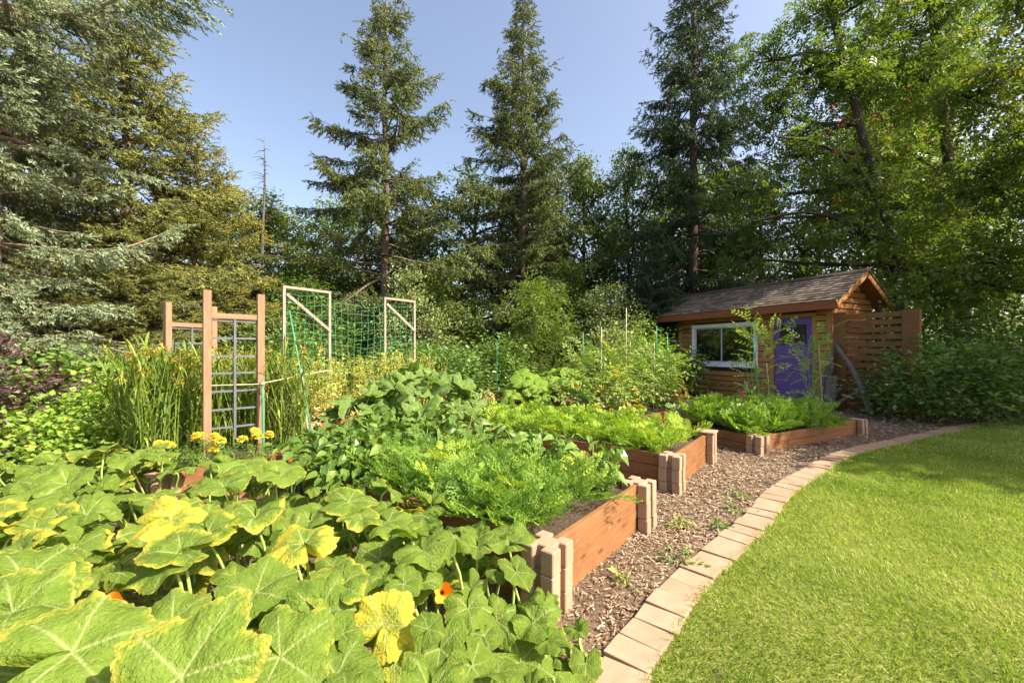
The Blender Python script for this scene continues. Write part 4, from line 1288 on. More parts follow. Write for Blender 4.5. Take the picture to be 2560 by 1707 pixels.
def frond(pairs, leaflets, w, ll, seed):
    """twice divided feathery leaf (carrot), one unit long, rising along x and arching over in z"""
    r = np.random.default_rng(seed)
    parts = []
    def spine(u): return np.array([u, 0, 0.10 * math.sin(u * 3.0) - 0.12 * u * u])
    tri = (np.array([(0, -0.5, 0), (0.35, 0.0, 0.0), (1, 0, 0.05), (0.3, 0.5, 0.05)], float), np.array([(0, 2, 3)]))
    for i in range(pairs):
        u = 0.30 + 0.66 * i / (pairs - 1)
        L = 0.34 * math.sin(min(1, (1.08 - u) / 0.55) * 1.5) + 0.03
        for s in (-1, 1):
            d = unit(np.array([0.62, s * 0.8, r.uniform(-.15, .3)]))
            p0 = spine(u)
            k = leaflets
            ts = np.linspace(0.25, 1.0, k)
            P = p0 + d * (ts[:, None] * L)
            for sg in (-1, 1):
                dd = d[None] + np.array([0.25, 0, 0.1]) + sg * 0.8 * np.array([-d[1], d[0], 0.0])[None] + r.normal(0, .25, (k, 3))
                parts.append(stamp(tri, frames(unit(dd), np.tile(r.normal(0, .4, 3) + [0, 0, 1], (k, 1))), np.stack([np.full(k, ll) * (1.15 - ts * .5), np.full(k, w), np.full(k, ll)], 1), P))
            parts.append((np.array([p0 + [0, 0, .004], p0 - [0, 0, .004], p0 + d * L]), np.array([(0, 1, 2)]), np.zeros(3)))
    sp = np.array([spine(u) for u in np.linspace(0, 1, 5)])
    for i in range(4):
        a, b = sp[i], sp[i + 1]
        parts.append((np.array([a + [0, .007, 0], a - [0, .007, 0], b]), np.array([(0, 1, 2)]), np.zeros(3)))
        parts.append((np.array([a + [0, 0, .007], a - [0, 0, .007], b]), np.array([(0, 1, 2)]), np.zeros(3)))
    V, T, _ = cat_meshes(parts)
    return V, T

def frond_bed(poly, n, h, tms, seed, soil_z, lean=0.5, tintc=0.5, gap=None):
    r = np.random.default_rng(seed)
    pts = np.array(poly)
    x = r.uniform(pts[:, 0].min(), pts[:, 0].max(), n * 5); y = r.uniform(pts[:, 1].min(), pts[:, 1].max(), n * 5)
    k = inside(poly, x, y)
    x, y = x[k][:n], y[k][:n]
    m = len(x)
    out = []
    which = r.integers(0, len(tms), m)
    clump = arr_noise(x * 7, y * 7, seed)
    for w in range(len(tms)):
        s = which == w
        mm = s.sum()
        az = r.uniform(0, 2 * np.pi, mm); le = np.clip(r.normal(lean, 0.28, mm), 0.05, 1.25)
        D = np.stack([np.cos(az) * np.sin(le), np.sin(az) * np.sin(le), np.cos(le)], 1)
        U = np.stack([-np.cos(az), -np.sin(az), np.full(mm, 0.3)], 1)
        S = h * r.uniform(0.55, 1.2, mm) * (1 + 0.30 * clump[s])
        tint = np.clip(tintc + 0.2 * clump[s] + r.normal(0, .22, mm), 0, 1)
        out.append(stamp(tms[w], frames(D, U, r.normal(0, .4, mm)), S, np.stack([x[s], y[s], np.full(mm, soil_z)], 1), tint))
    return cat_meshes(out)
FR1 = [frond(9, 5, 0.034, 0.10, i) for i in range(4)]
FR2 = [frond(8, 5, 0.048, 0.12, 10 + i) for i in range(3)]
FR3 = [frond(6, 4, 0.085, 0.15, 20 + i) for i in range(3)]
def sub(poly, u0, u1, v0, v1):
    """part of a bed: u along its first side, v along its second"""
    a, b, d = np.array(poly[0]), np.array(poly[1]) - np.array(poly[0]), np.array(poly[3]) - np.array(poly[0])
    return [tuple(a + b * u + d * v) for u, v in ((u0, v0), (u1, v0), (u1, v1), (u0, v1))]
V, T, q = frond_bed(sub(B1, 0.03, 0.78, 0.05, 0.64), 560, 0.28, FR1, 41, 0.28, 0.66, 0.48)
V2, T2, q2 = frond_bed(sub(B1, 0.0, 0.30, 0.10, 0.60), 120, 0.26, FR1, 42, 0.28, 0.9, 0.5)
V, T, q = cat_meshes([(V, T, q), (V2, T2, q2)])
place('carrot_fronds', mk_mesh('carrot_fronds', V, T, 'carrot_leaf', q), label='dense feathery green carrot tops in the nearest raised bed', cat='carrots', kind='stuff')
V, T, q = frond_bed(sub(B2, 0.02, 0.96, 0.04, 0.98), 760, 0.245, FR2, 43, 0.28, 0.6, 0.5)
place('carrot_fronds', mk_mesh('carrot_fronds', V, T, 'lime_carrot_leaf', q), label='lime green carrot tops in the middle raised bed', cat='carrots', kind='stuff')
V, T, q = frond_bed(sub(B3, 0.03, 0.66, 0.04, 0.96), 420, 0.36, FR3, 44, 0.18, 0.62, 0.5)
V2, T2, q2 = frond_bed(sub(B3, 0.36, 0.66, -0.07, 0.2), 60, 0.34, FR2, 45, 0.2, 1.0, 0.5)
V, T, q = cat_meshes([(V, T, q), (V2, T2, q2)])
place('parsley_leaves', mk_mesh('parsley_leaves', V, T, 'parsley_leaf', q), label='bushy bright green parsley and celery leaves in the bed nearest the shed', cat='herbs', kind='stuff')

# ------------------------------------------------------------------ peppers, beans: leafy plants
PEP = []
for i in range(3):
    tv, tt = lf6(0.46 + 0.05 * i, 0.09, -0.22 - 0.06 * i)
    PEP.append(mk_mesh('leaf', tv, tt, 'pepper_leaf', np.full(len(tv), 0.35 + 0.25 * i), smooth=False))
def pepper(c, z0, h, rad, n, label, seed, fruit=False):
    g = np.random.default_rng(seed)
    r = root('pepper_plant', (c[0], c[1], z0), label, 'plant', 'pepper plants')
    parts = []
    tips = []
    for k in range(5):
        a = k * 1.26 + g.uniform(-.3, .3)
        e = np.array([c[0] + rad * .6 * math.cos(a), c[1] + rad * .6 * math.sin(a), z0 + h * g.uniform(.7, .95)])
        P = smooth_path([(c[0], c[1], z0 - .03), (c[0] + .02 * math.cos(a), c[1] + .02 * math.sin(a), z0 + h * .3), tuple(e)], 7)
        parts.append(tube(P, np.linspace(.007, .003, 7), 5))
        tips.append(P)
    V, T, _ = cat_meshes([(a, b) for a, b in parts])
    place('stem', mk_mesh('stem', V, T, 'green_stem', smooth=True), r)
    for i in range(n):
        P = tips[i % 5]
        p = P[g.integers(2, 7)] + g.normal(0, .02, 3)
        a = math.atan2(p[1] - c[1], p[0] - c[0]) + g.normal(0, .9)
        el = g.normal(-0.15, .35)
        d = Vector((math.cos(a) * math.cos(el), math.sin(a) * math.cos(el), math.sin(el)))
        s = Vector((0, 0, 1)).cross(d).normalized(); u = d.cross(s)
        M = Matrix(((d.x, s.x, u.x, 0), (d.y, s.y, u.y, 0), (d.z, s.z, u.z, 0), (0, 0, 0, 1)))
        M = M @ Matrix.Rotation(g.normal(0, .35), 4, 'X')
        M.translation = Vector(p)
        sz = g.uniform(.10, .18)
        place('leaf', PEP[g.integers(3)], r, M @ Matrix.Diagonal((sz, sz, sz, 1)))
    if fruit:
        P = smooth_path([(0, 0, 0), (0.004, 0, -.03), (0.008, 0, -.07), (0.005, 0, -.085)], 8)
        V, T = tube(P, [.008, .022, .026, .026, .024, .02, .014, .004], 9)
        place('pepper', mk_mesh('pepper', V, T, 'pepper_red', smooth=True), r, Matrix.Translation((c[0] - .05, c[1] - .12, z0 + .12)))
def uv(poly, u, v):
    a, b, d = np.array(poly[0]), np.array(poly[1]) - np.array(poly[0]), np.array(poly[3]) - np.array(poly[0])
    return tuple(a + b * u + d * v)
peps = [(uv(B1, .86, .11), .29, .34, .30, 90, 'pepper plant leaning over the far corner block of the nearest bed', True),
        (uv(B1, .84, .24), .29, .40, .32, 95, 'glossy pepper plant above the bare dark soil patch', False),
        (uv(B1, .90, .38), .29, .42, .32, 95, 'glossy pepper plant in front of the lime green carrots', False),
        (uv(B1, .82, .52), .29, .40, .30, 85, 'dark pepper plant beside the feathery carrot tops', False),
        (uv(B1, .93, .64), .29, .42, .30, 85, 'pepper plant below the marrow bed corner block', False),
        (uv(BM, .20, .10), .24, .28, .28, 70, 'pepper plant right of the zucchini next to the marrow bed', False),
        (uv(BM, -.05, .32), .24, .60, .34, 90, 'large leaved pepper plant right in front of the zucchini', False),
        (uv(BM, .72, .10), .24, .26, .22, 36, 'pepper plant behind the zucchini bed corner', False),
        (uv(B1, .62, .70), .29, .38, .2, 36, 'pepper plant between the beans and the carrots', False)]
for i, (c, z0, h, rad, n, lb, fr_) in enumerate(peps):
    pepper(c, z0, h, rad, n, lb, 500 + i, fr_)

def leafy(name, label, cat, c, z0, h, rad, n, tm, size, mat, seed, stems=6, stem_mat='green_stem', group=None, up=0.3, tint=(0.5, 0.2), shape='dome', partname='foliage', droop=0.0, stem_r=0.006):
    """a bushy plant: thin stems and many leaves filling a dome or a column"""
    g = np.random.default_rng(seed)
    r = root(name, (c[0], c[1], z0), label, cat, group)
    parts = []
    ends = []
    for k in range(stems):
        a = k * 2.4 + g.uniform(-.3, .3); f = math.sqrt((k + .5) / stems)
        top = np.array([c[0] + rad * f * math.cos(a) * .85, c[1] + rad * f * math.sin(a) * .85, z0 + h * (1 - .35 * f * (shape == 'dome')) * g.uniform(.85, 1.05)])
        b = np.array([c[0] + rad * f * .25 * math.cos(a), c[1] + rad * f * .25 * math.sin(a), z0 - .03])
        mid = (top + b) / 2 + np.array([g.normal(0, .04), g.normal(0, .04), h * .08])
        P = smooth_path([b, mid, top], 9)
        parts.append(tube(P, np.linspace(stem_r, stem_r * .4, 9), 5))
        ends.append(P)
    V, T, _ = cat_meshes([(a, b) for a, b in parts])
    place('stem', mk_mesh('stem', V, T, stem_mat, smooth=True), r)
    E = np.array(ends)
    si = g.integers(0, stems, n); ui = g.beta(1.6, 1.1, n) * 8
    i0 = np.minimum(ui.astype(int), 7); fr_ = (ui - i0)[:, None]
    P = E[si, i0] * (1 - fr_) + E[si, i0 + 1] * fr_
    P = P + g.normal(0, 1, (n, 3)) * np.array([rad, rad, h * .3]) * (0.62 / math.sqrt(max(stems, 1)) + 0.05)
    P[:, 2] = np.maximum(P[:, 2], z0 + 0.02)
    out = P - np.array([c[0], c[1], z0 + h * .3])
    D = unit(out * np.array([1, 1, .4]) + g.normal(0, .5, (n, 3)) * max(rad, .1))
    D[:, 2] -= droop
    U = np.tile([0, 0, 1.0], (n, 1)) + g.normal(0, up, (n, 3))
    tn = np.clip(g.normal(tint[0], tint[1], n), 0, 1)
    S = size * g.uniform(.65, 1.25, n)
    V, T, q = stamp(tm, frames(D, U), S, P, tn)
    place(partname, mk_mesh(partname, V, T, mat, q), r, kind='stuff')
    return r
LF = lf(0.55); LF6 = lf6(0.62); NAR = lf(0.32); TOM = compound(3, 0.55, 0.36, -0.35); ASH = compound(3, 0.48, 0.42, -0.25); LOBED = lf6(0.95, .06, -.12)
beans = [(uv(B1, .40, .80), 'bush bean plant at the left end of the nearest bed'), (uv(B1, .12, .82), 'bush bean plant hanging over the grey blocks'), ((-1.05, 5.15), 'bush bean plant low in front of the silvery zucchini'), ((-1.6, 5.0), 'bush bean plant left below the silvery zucchini'),
         (uv(B1, .22, .97), 'dark bush bean plant spilling over the left bed end'), (uv(B1, .72, .92), 'bush bean plant in front of the zucchini'), (uv(B1, .10, .68), 'bush bean plant between pumpkin leaves and carrot tops')]
for i, (c, lb) in enumerate(beans):
    leafy('bean_plant', lb, 'plant', c, 0.26, 0.42, 0.40, 300, LF6, 0.105, 'bean_leaf', 600 + i, 8, group='bush bean plants', droop=0.45)

# tomatoes on stakes
toms = [(uv(B4, .03, .95), 1.10, 'tall pale tomato plant at the left end of the tomato bed'), (uv(B4, .12, .50), 0.80, 'low tomato plant at the near end of the tomato bed'), (uv(B4, .24, .85), 1.10, 'tomato plant second along the back of the tomato bed'),
        (uv(B4, .30, .40), 0.92, 'bushy tomato plant in the middle of the tomato bed'), (uv(B4, .42, .65), 1.05, 'tomato plant with orange fruit past the middle of the bed'),
        (uv(B4, .52, .35), 0.95, 'tomato plant with ripe fruit near the shed window'), (uv(B4, .66, .45), 0.98, 'yellowing tomato plant right below the shed window'), (uv(B4, .60, .8), 1.12, 'last tall tomato plant of the row by the shed siding')]
fruit_me = {}
for m in ('tomato_red', 'tomato_orange', 'tomato_green'):
    bm = bmesh.new(); bmesh.ops.create_uvsphere(bm, u_segments=12, v_segments=8, radius=1)
    for v in bm.verts:
        v.co.z *= 0.86
        if v.co.z > 0.6: v.co.z -= 0.12
    fruit_me[m] = bpy.data.meshes.new('tomato'); bm.to_mesh(fruit_me[m]); bm.free(); fruit_me[m].materials.append(MAT[m])
    for p in fruit_me[m].polygons: p.use_smooth = True
for i, (c, h, lb) in enumerate(toms):
    r = leafy('tomato_plant', lb, 'plant', c, 0.20, h, 0.24, 112, TOM, 0.23, 'tomato_leaf', 700 + i, 7, group='staked tomato plants', droop=0.35, shape='col', tint=(0.5 if i != 1 else .8, .22))
    g = np.random.default_rng(750 + i)
    for k in range((3, 1, 3, 3, 5, 6, 4, 2)[i]):
        a = g.uniform(3.3, 6.0)
        s = g.uniform(.026, .04)
        m = ('tomato_green', 'tomato_orange', 'tomato_red')[g.integers(3)] if i > 2 else 'tomato_green'
        place('tomato', fruit_me[m], r, LRS((c[0] + .27 * math.cos(a), c[1] + .27 * math.sin(a), .22 + g.uniform(.12, .5) * h), s=(s, s, s)))
    if i in (6,):
        n = 60
        P = np.array([c[0] + .12, c[1] - .25, .5]) + g.normal(0, .12, (n, 3))
        D = g.normal(0, .5, (n, 3)); D[:, 2] -= .9
        V, T, q = stamp(LF, frames(D), g.uniform(.08, .13, n), P, g.random(n))
        place('yellow_leaves', mk_mesh('yellow_leaves', V, T, 'yellow_leaf', q), r, kind='stuff')
stakes = [((0.04, .92), 1.62, 'green_plastic', .008), ((0.14, .80), 1.72, 'cane', .008), ((.24, .55), 2.05, 'cane', .011), ((.36, .7), 1.48, 'cane', .008), ((.44, .4), 1.45, 'cane', .010), ((.53, .5), 1.78, 'green_plastic', .011), ((.66, .5), 1.62, 'green_plastic', .010), ((.60, .8), 1.45, 'cane', .008)]
names = ['green stake in the first tomato plant of the row', 'slim tan cane in the pale leftmost tomato plant', 'tallest pale cane rising above all the tomato plants', 'thin short cane behind the bushy middle tomato plant',
         'pinkish cane just left of the tall green stake', 'taller green stake in the tomato row near the shed window', 'shorter green stake closest to the shed window frame', 'thin cane in the last tomato plant']
for ((u, v), zt, m, r_), lb in zip(stakes, names):
    p = uv(B4, u, v)
    stake((p[0], p[1], .15), (p[0] + .02, p[1] + .01, zt), r_, m, lb, 'tomato stakes')
stake((*uv(B5, .35, .9), .15), (*uv(B5, .35, .9), 1.55), .006, 'green_plastic', 'lone green stake in front of the dark shrubs by the marrows')

# two tall vines on stakes in the bed by the shed door
for i, (u, v, h, lb, sl_) in enumerate(((.62, .80, 1.55, 'tall leafy vine climbing its stakes in front of the shed window edge', 'leaning green stake left of the purple door'), (.95, .50, 1.45, 'tall leafy vine on a stake in front of the purple door', 'green stake right of the purple door'))):
    c = uv(B3, u, v)
    leafy('climbing_vine', lb, 'plant', c, 0.18, h, 0.27, 120, compound(4, 0.5, 0.30, -0.3), 0.21, 'tomato_leaf', 800 + i, 5, group='vines by the shed door', shape='col', droop=.15, tint=(.62, .2))
    stake((c[0] + .03, c[1], .12), (c[0] - .12 + .16 * i, c[1] + .02, 1.52), .010, 'green_plastic', sl_)
    stake((c[0] + .12, c[1] - .08, .12), (c[0] + .06, c[1] - .06, 1.1 + .3 * i), .014, 'pale_wood', ('short pale stick beside the left vine', 'pale thick stick under the vine at the purple door')[i])

# ------------------------------------------------------------------ millet, marigolds, peas
def millet(poly, n, seed, z0):
    g = np.random.default_rng(seed)
    pts = np.array(poly)
    parts, heads = [], []
    k = 0
    while k < n:
        x, y = g.uniform(pts[:, 0].min(), pts[:, 0].max()), g.uniform(pts[:, 1].min(), pts[:, 1].max())
        if not inside(poly, np.array([x]), np.array([y]))[0]: continue
        k += 1
        h = g.uniform(.65, 1.05)
        ax, ay = g.normal(0, .10, 2)
        st = np.array([(x + ax * u * u, y + ay * u * u, z0 + h * u) for u in np.linspace(0, 1, 5)])
        tn = float(np.clip(g.normal(.38, .2), 0, 1))
        V, T = tube(st, np.linspace(.006, .003, 5), 3, False)
        parts.append((V, T, np.full(len(V), min(1, tn + .05))))
        for j in range(g.integers(6, 9)):
            u = g.uniform(.06, .95); b = np.array([x + ax * u * u, y + ay * u * u, z0 + h * u])
            a = g.uniform(0, 6.28); L = g.uniform(.22, .44); w = g.uniform(.005, .011)
            s = np.linspace(0, 1, 5)
            rise, fall = g.uniform(.9, 1.5), g.uniform(.5, 1.15)
            cx = np.cos(a) * L * (s * .45); cy = np.sin(a) * L * (s * .45); cz = L * (rise * s - fall * s * s)
            ww = w * np.array([.7, 1, .95, .6, 0.05])
            px_, py_ = -np.sin(a), np.cos(a)
            A = np.stack([b[0] + cx + px_ * ww, b[1] + cy + py_ * ww, b[2] + cz], 1); B_ = np.stack([b[0] + cx - px_ * ww, b[1] + cy - py_ * ww, b[2] + cz], 1)
            V = np.concatenate([A, B_]); T = []
            for q_ in range(4): T += [(q_, q_ + 1, 6 + q_), (q_, 6 + q_, 5 + q_)]
            low = 1 if (u < .2 and g.random() < .5) else 0
            parts.append((V, np.array(T), np.full(10, np.clip(tn + g.normal(0, .12) + .45 * low, 0, 1))))
        if g.random() < .36:
            d0 = g.uniform(0, 6.28); m = 16
            top = st[-1]; D = np.stack([np.cos(d0) * .5 + g.normal(0, .35, m), np.sin(d0) * .5 + g.normal(0, .35, m), g.normal(.1, .5, m)], 1)
            P = top + np.stack([np.cos(d0) * np.linspace(0, .09, m), np.sin(d0) * np.linspace(0, .09, m), np.linspace(.0, .03, m) - np.linspace(0, .25, m) ** 2], 1)
            heads.append(stamp(lf(.22), frames(D), g.uniform(.04, .08, m), P, np.clip(g.normal(.35, .25, m) + (.5 if g.random() < .08 else 0), 0, 1)))
    return cat_meshes(parts), cat_meshes(heads)
(VA, TA, qA), (VB, TB, qB) = millet(sub(BL, .02, .97, .25, .78), 400, 61, .28)
(VC, TC, qC), (VD, TD, qD) = millet(sub(BL, .80, .97, .05, .25), 45, 62, .28)
VA, TA, qA = cat_meshes([(VA, TA, qA), (VC, TC, qC)]); VB, TB, qB = cat_meshes([(VB, TB, qB), (VD, TD, qD)])
mr = root('millet_stand', (-3.3, 4.4, .28), 'dense stand of tall yellow green millet around the wooden trellises', 'millet', kind='stuff')
place('blades', mk_mesh('blades', VA, TA, 'millet_leaf', qA), mr, kind='stuff')
place('seed_heads', mk_mesh('seed_heads', VB, TB, 'millet_head', qB), mr, kind='stuff')

# marigolds: each plant with its own blooms
def bloom_mesh(seed):
    g = np.random.default_rng(seed)
    n = 70
    ph = np.arccos(1 - np.arange(n) / n * 1.15); a = np.arange(n) * 2.4
    N = np.stack([np.sin(ph) * np.cos(a), np.sin(ph) * np.sin(a), np.cos(ph) * .75], 1)
    D = unit(N + g.normal(0, .25, (n, 3)) + np.array([0, 0, -.15]))
    return stamp(lf(.9, .1, .1), frames(D, N + [0, 0, .5]), np.full(n, .55), N * .55)
bv, bt, _ = bloom_mesh(1)
BLOOM = mk_mesh('bloom', bv, bt, 'marigold', np.zeros(len(bv)))
mg = [((-2.33, 3.76), 7, 'marigold plant with most blooms right below the front trellis'), ((-2.72, 3.60), 5, 'marigold plant left below the front trellis post'), ((-3.05, 3.62), 3, 'marigold plant farthest left among the pumpkin leaves'), ((-2.55, 3.52), 4, 'marigold plant in the middle under the grid')]
for i, (c, nb, lb) in enumerate(mg):
    r = leafy('marigold_plant', lb, 'plant', c, .28, .22, .22, 90, compound(4, .3, .3), .11, 'bean_leaf', 900 + i, 7, group='marigold plants')
    g = np.random.default_rng(950 + i)
    for k in range(nb):
        a = g.uniform(0, 6.28); rr_ = g.uniform(.02, .2); s = g.uniform(.034, .048)
        place('bloom', BLOOM, r, LRS((c[0] + rr_ * math.cos(a), c[1] + rr_ * math.sin(a) * .6, .28 + g.uniform(.18, .30)), g.uniform(-.5, .2), g.uniform(-.3, .3), g.uniform(0, 6), (s, s, s)))
# yellow flowers between the middle and tomato beds
for i, (px, py, Y, nb) in enumerate(((1500, 1018, 6.1, 4), (1600, 1010, 6.4, 4))):
    p = at(px, py, Y)
    r = leafy('yellow_flower_plant', ('small plant with round yellow flowers behind the lime carrots', 'small yellow flowered plant at the corner of the tomato bed')[i], 'plant', (p[0], p[1]), .02, .42, .18, 70, LF, .09, 'bean_leaf', 970 + i, 6, group='yellow flowers behind the carrots')
    g = np.random.default_rng(980 + i)
    for k in range(nb):
        s = g.uniform(.034, .046)
        place('bloom', BLOOM, r, LRS((p[0] + g.uniform(-.2, .2), p[1] + g.uniform(-.1, .1), .42 + g.uniform(-.04, .12)), -.7, 0, 0, (s, s, s)))
# pea vines: thin upright stems with many small leaves, going to straw at the foot
g = np.random.default_rng(66)
P, Dm, Sz, Tn, stems_ = [], [], [], [], []
poly = sub(BP, .02, .98, .02, .98)
pts = np.array(poly)
k = 0
while k < 330:
    x, y = g.uniform(pts[:, 0].min(), pts[:, 0].max()), g.uniform(pts[:, 1].min(), pts[:, 1].max())
    if not inside(poly, np.array([x]), np.array([y]))[0]: continue
    k += 1
    h = g.uniform(.55, 1.15) if g.random() < .75 else g.uniform(.3, .6)
    lean = g.normal(0, .12, 2)
    st = np.array([(x + lean[0] * u + .02 * math.sin(u * 9 + k), y + lean[1] * u, .18 + h * u) for u in np.linspace(0, 1, 6)])
    V, T = tube(st, np.linspace(.004, .002, 6), 3, False)
    stems_.append((V, T, np.full(len(V), .6)))
    n = int(52 * h)
    u = g.random(n)
    P.append(np.stack([np.interp(u, np.linspace(0, 1, 6), st[:, j]) for j in range(3)], 1) + g.normal(0, .035, (n, 3)))
    d = g.normal(0, 1, (n, 3)); d[:, 2] = d[:, 2] * .5 + .1
    Dm.append(d); Sz.append(g.uniform(.04, .09, n)); Tn.append(np.clip(1.0 - .85 * u * g.uniform(.7, 1.2) + g.normal(0, .14, n), 0, 1))
V, T, q = stamp(LF, frames(np.concatenate(Dm)), np.concatenate(Sz), np.concatenate(P), np.concatenate(Tn))
V, T, q = cat_meshes([(V, T, q)] + stems_)
place('pea_vines', mk_mesh('pea_vines', V, T, 'straw_leaf', q), label='thicket of yellowing pea vines drying at the foot of the green net', cat='vines', kind='stuff')
leafy('dried_plant', 'small dried straw coloured plant at the left end of the marrow bed', 'plant', uv(B5, .16, .35), .22, .35, .3, 130, NAR, .09, 'straw_leaf', 990, 7, droop=.4, tint=(.8, .12))
leafy('pink_flower_plant', 'small grassy plant with one pink flower below the shed window', 'plant', (5.15, 9.0), 0, .45, .25, 90, NAR, .22, 'shrub_leaf', 991, 8, up=.8)
b0 = LRS((4.85, 8.7, .38), -.8, 0, 0, (.07, .07, .07))
o = place('pink_flower', mk_mesh('pink_flower', bv, bt, 'pink_petal', np.zeros(len(bv))), None, b0, label='single bright pink flower at the foot of the shed wall', cat='flower')
# weeds on the path
for i, (x, y, n, lb) in enumerate(((1.02, 2.52, 60, 'flat green weed growing against the paver edging'), (1.78, 3.28, 34, 'young leafy weed at the bend of the edging'), (1.50, 2.98, 22, 'small dandelion weed beside the pavers'), (1.22, 3.02, 70, 'pale creeping weed at the foot of the far corner blocks'), (0.62, 2.3, 24, 'dry yellow grass tuft below the lit planks'), (2.0, 3.62, 24, 'tiny weed sprouting in the chips by the pavers'))):
    leafy('path_weed', lb, 'weed', (x, y), 0.02, .07, .12 if n > 30 else .06, int(n * .75), lf(.42), .05 if n > 30 else .06, 'weed_leaf', 1000 + i, 6, group='weeds on the path', stem_r=.003, tint=(.55 if i not in (3, 4) else .92, .15))

# ------------------------------------------------------------------ conifers
def shoot_tmpl(n, L, w, seed):
    """a needled shoot one unit long: thin needles set round the twig"""
    g = np.random.default_rng(seed)
    V, T = [], []
    for i in range(n):
        u = (i + .3) / n * .85
        a = i * 2.4 + g.uniform(-.3, .3)
        r = np.array([0, math.cos(a), math.sin(a)])
        b = np.array([u, 0, 0]); s = np.cross([1, 0, 0], r)
        tip = b + (np.array([.75, 0, 0]) + r * .72) * L * (1.1 - .3 * u)
        k = len(V)
        V += [b + s * w, b - s * w, tip]; T.append((k, k + 1, k + 2))
    k = len(V)
    V += [(0, .025, 0), (0, -.025, 0), (1.12, 0, 0), (0, 0, .025), (0, 0, -.025)]
    T += [(k, k + 1, k + 2), (k + 3, k + 4, k + 2)]
    return np.array(V, float), np.array(T)
SH_NEAR = shoot_tmpl(8, .38, .085, 1)
SH_MID = shoot_tmpl(6, .42, .105, 2)

def spruce(name, label, base, H, bare, Rm, mat, seed, shoot, shoot_len=.13, whorl=.42, nb=6, droop=.25, hang=.6, dens=1.0, prof=.85, lean=(0, 0), bark_='spruce_bark', tr=None, tintc=.5, gaps=0.0, var=.12, extra=(), group='spruce trees'):
    g = np.random.default_rng(seed)
    bx, by = base
    r = root(name, (bx, by, 0), label, 'tree', group)
    tr = tr or 0.011 * H + .03
    zs = np.linspace(0, H, 14)
    tp = np.stack([bx + lean[0] * (zs / H) ** 1.5 + .03 * np.sin(zs), by + lean[1] * (zs / H) ** 1.5 + .03 * np.cos(zs * 1.3), zs - .05], 1)
    V, T = tube(tp, tr * (1 - zs / H) ** .8 + .012, 10)
    place('trunk', mk_mesh('trunk', V, T, bark_, smooth=True), r)
    limbs, P, D, S, Q = [], [], [], [], []
    h = bare
    specs = []
    while h < H - .25:
        u = (h - bare) / (H - bare)
        n = nb + g.integers(-1, 2)
        if u > .85: n = max(4, n - 1)
        a0 = g.uniform(0, 6.28)
        for k in range(n):
            if g.random() < gaps: continue
            prof_u = (1 - u) ** prof * (.72 + .28 * min(1, u / .12))
            L = max(.22, Rm * prof_u * g.uniform(.5, 1.2))
            specs.append((h + g.uniform(-.14, .14), a0 + k * 6.283 / n + g.uniform(-.25, .25), L, u, None))
        h += whorl * (1.05 - .35 * u) * g.uniform(.8, 1.2)
    specs.append((H - .1, 0, .25, 1, 1.5))
    for e in extra:
        specs.append((e[0], e[1], e[2], .5, e[3]))
    for hh, az, L, u, el in specs:
        e0 = el if el is not None else (-.12 + .75 * u + g.normal(0, var))
        s = np.linspace(0, 1, 9)
        dr = droop * (1 - .6 * u)
        rr_ = L * s * math.cos(e0) * .97
        zz = L * (s * math.sin(e0) - dr * 1.5 * s ** 1.6 + dr * 1.15 * s ** 3)
        cx = np.interp(hh, zs, tp[:, 0]); cy = np.interp(hh, zs, tp[:, 1])
        wob = .05 * L * np.sin(s * 4 + g.uniform(0, 6))
        B = np.stack([cx + rr_ * math.cos(az) - wob * math.sin(az), cy + rr_ * math.sin(az) + wob * math.cos(az), hh + zz], 1)
        V, T = tube(B, np.linspace(.008 + .011 * L, .004, 9), 4, False)
        limbs.append((V, T))
        nt = max(4, int(L / .105 * dens))
        st = g.uniform(.12, 1, nt) ** .8
        st[-1] = 1
        tg = np.gradient(B, axis=0); tg = unit(tg)
        side = np.array([-math.sin(az), math.cos(az), 0])
        for j in range(nt):
            f = st[j] * 8; i0 = min(int(f), 7); w_ = f - i0
            p = B[i0] * (1 - w_) + B[i0 + 1] * w_
            t_ = tg[i0]
            for sg in ((-1, 1) if j < nt - 1 else (0,)):
                d = t_ * g.uniform(.5, .9) + side * sg * g.uniform(.6, 1.0) + np.array([0, 0, -hang * g.uniform(.2, 1.3)])
                d /= np.linalg.norm(d)
                lt = (.16 + .30 * (1 - st[j]) + .10 * g.random()) * min(1.25, .45 + L * .33)
                m = max(2, int(lt / (shoot_len * .42)))
                w = np.linspace(.15, 1, m)
                pp = p + d * (w[:, None] * lt) + np.array([0, 0, -.12 * hang]) * (w[:, None] ** 2) * lt
                dd = d + g.normal(0, .42, (m, 3)) + np.array([0, 0, -.12 * hang])
                P.append(pp); D.append(dd)
                S.append(shoot_len * g.uniform(.75, 1.25, m))
                # outer shoots are this year's; inner ones old
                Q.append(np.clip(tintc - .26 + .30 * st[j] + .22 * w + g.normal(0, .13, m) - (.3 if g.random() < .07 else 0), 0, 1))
    P, D, S, Q = np.concatenate(P), np.concatenate(D), np.concatenate(S), np.concatenate(Q)
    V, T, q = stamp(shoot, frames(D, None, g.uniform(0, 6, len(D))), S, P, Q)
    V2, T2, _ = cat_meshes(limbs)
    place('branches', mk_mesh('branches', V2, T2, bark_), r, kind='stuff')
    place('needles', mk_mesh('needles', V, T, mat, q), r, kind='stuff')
    return r

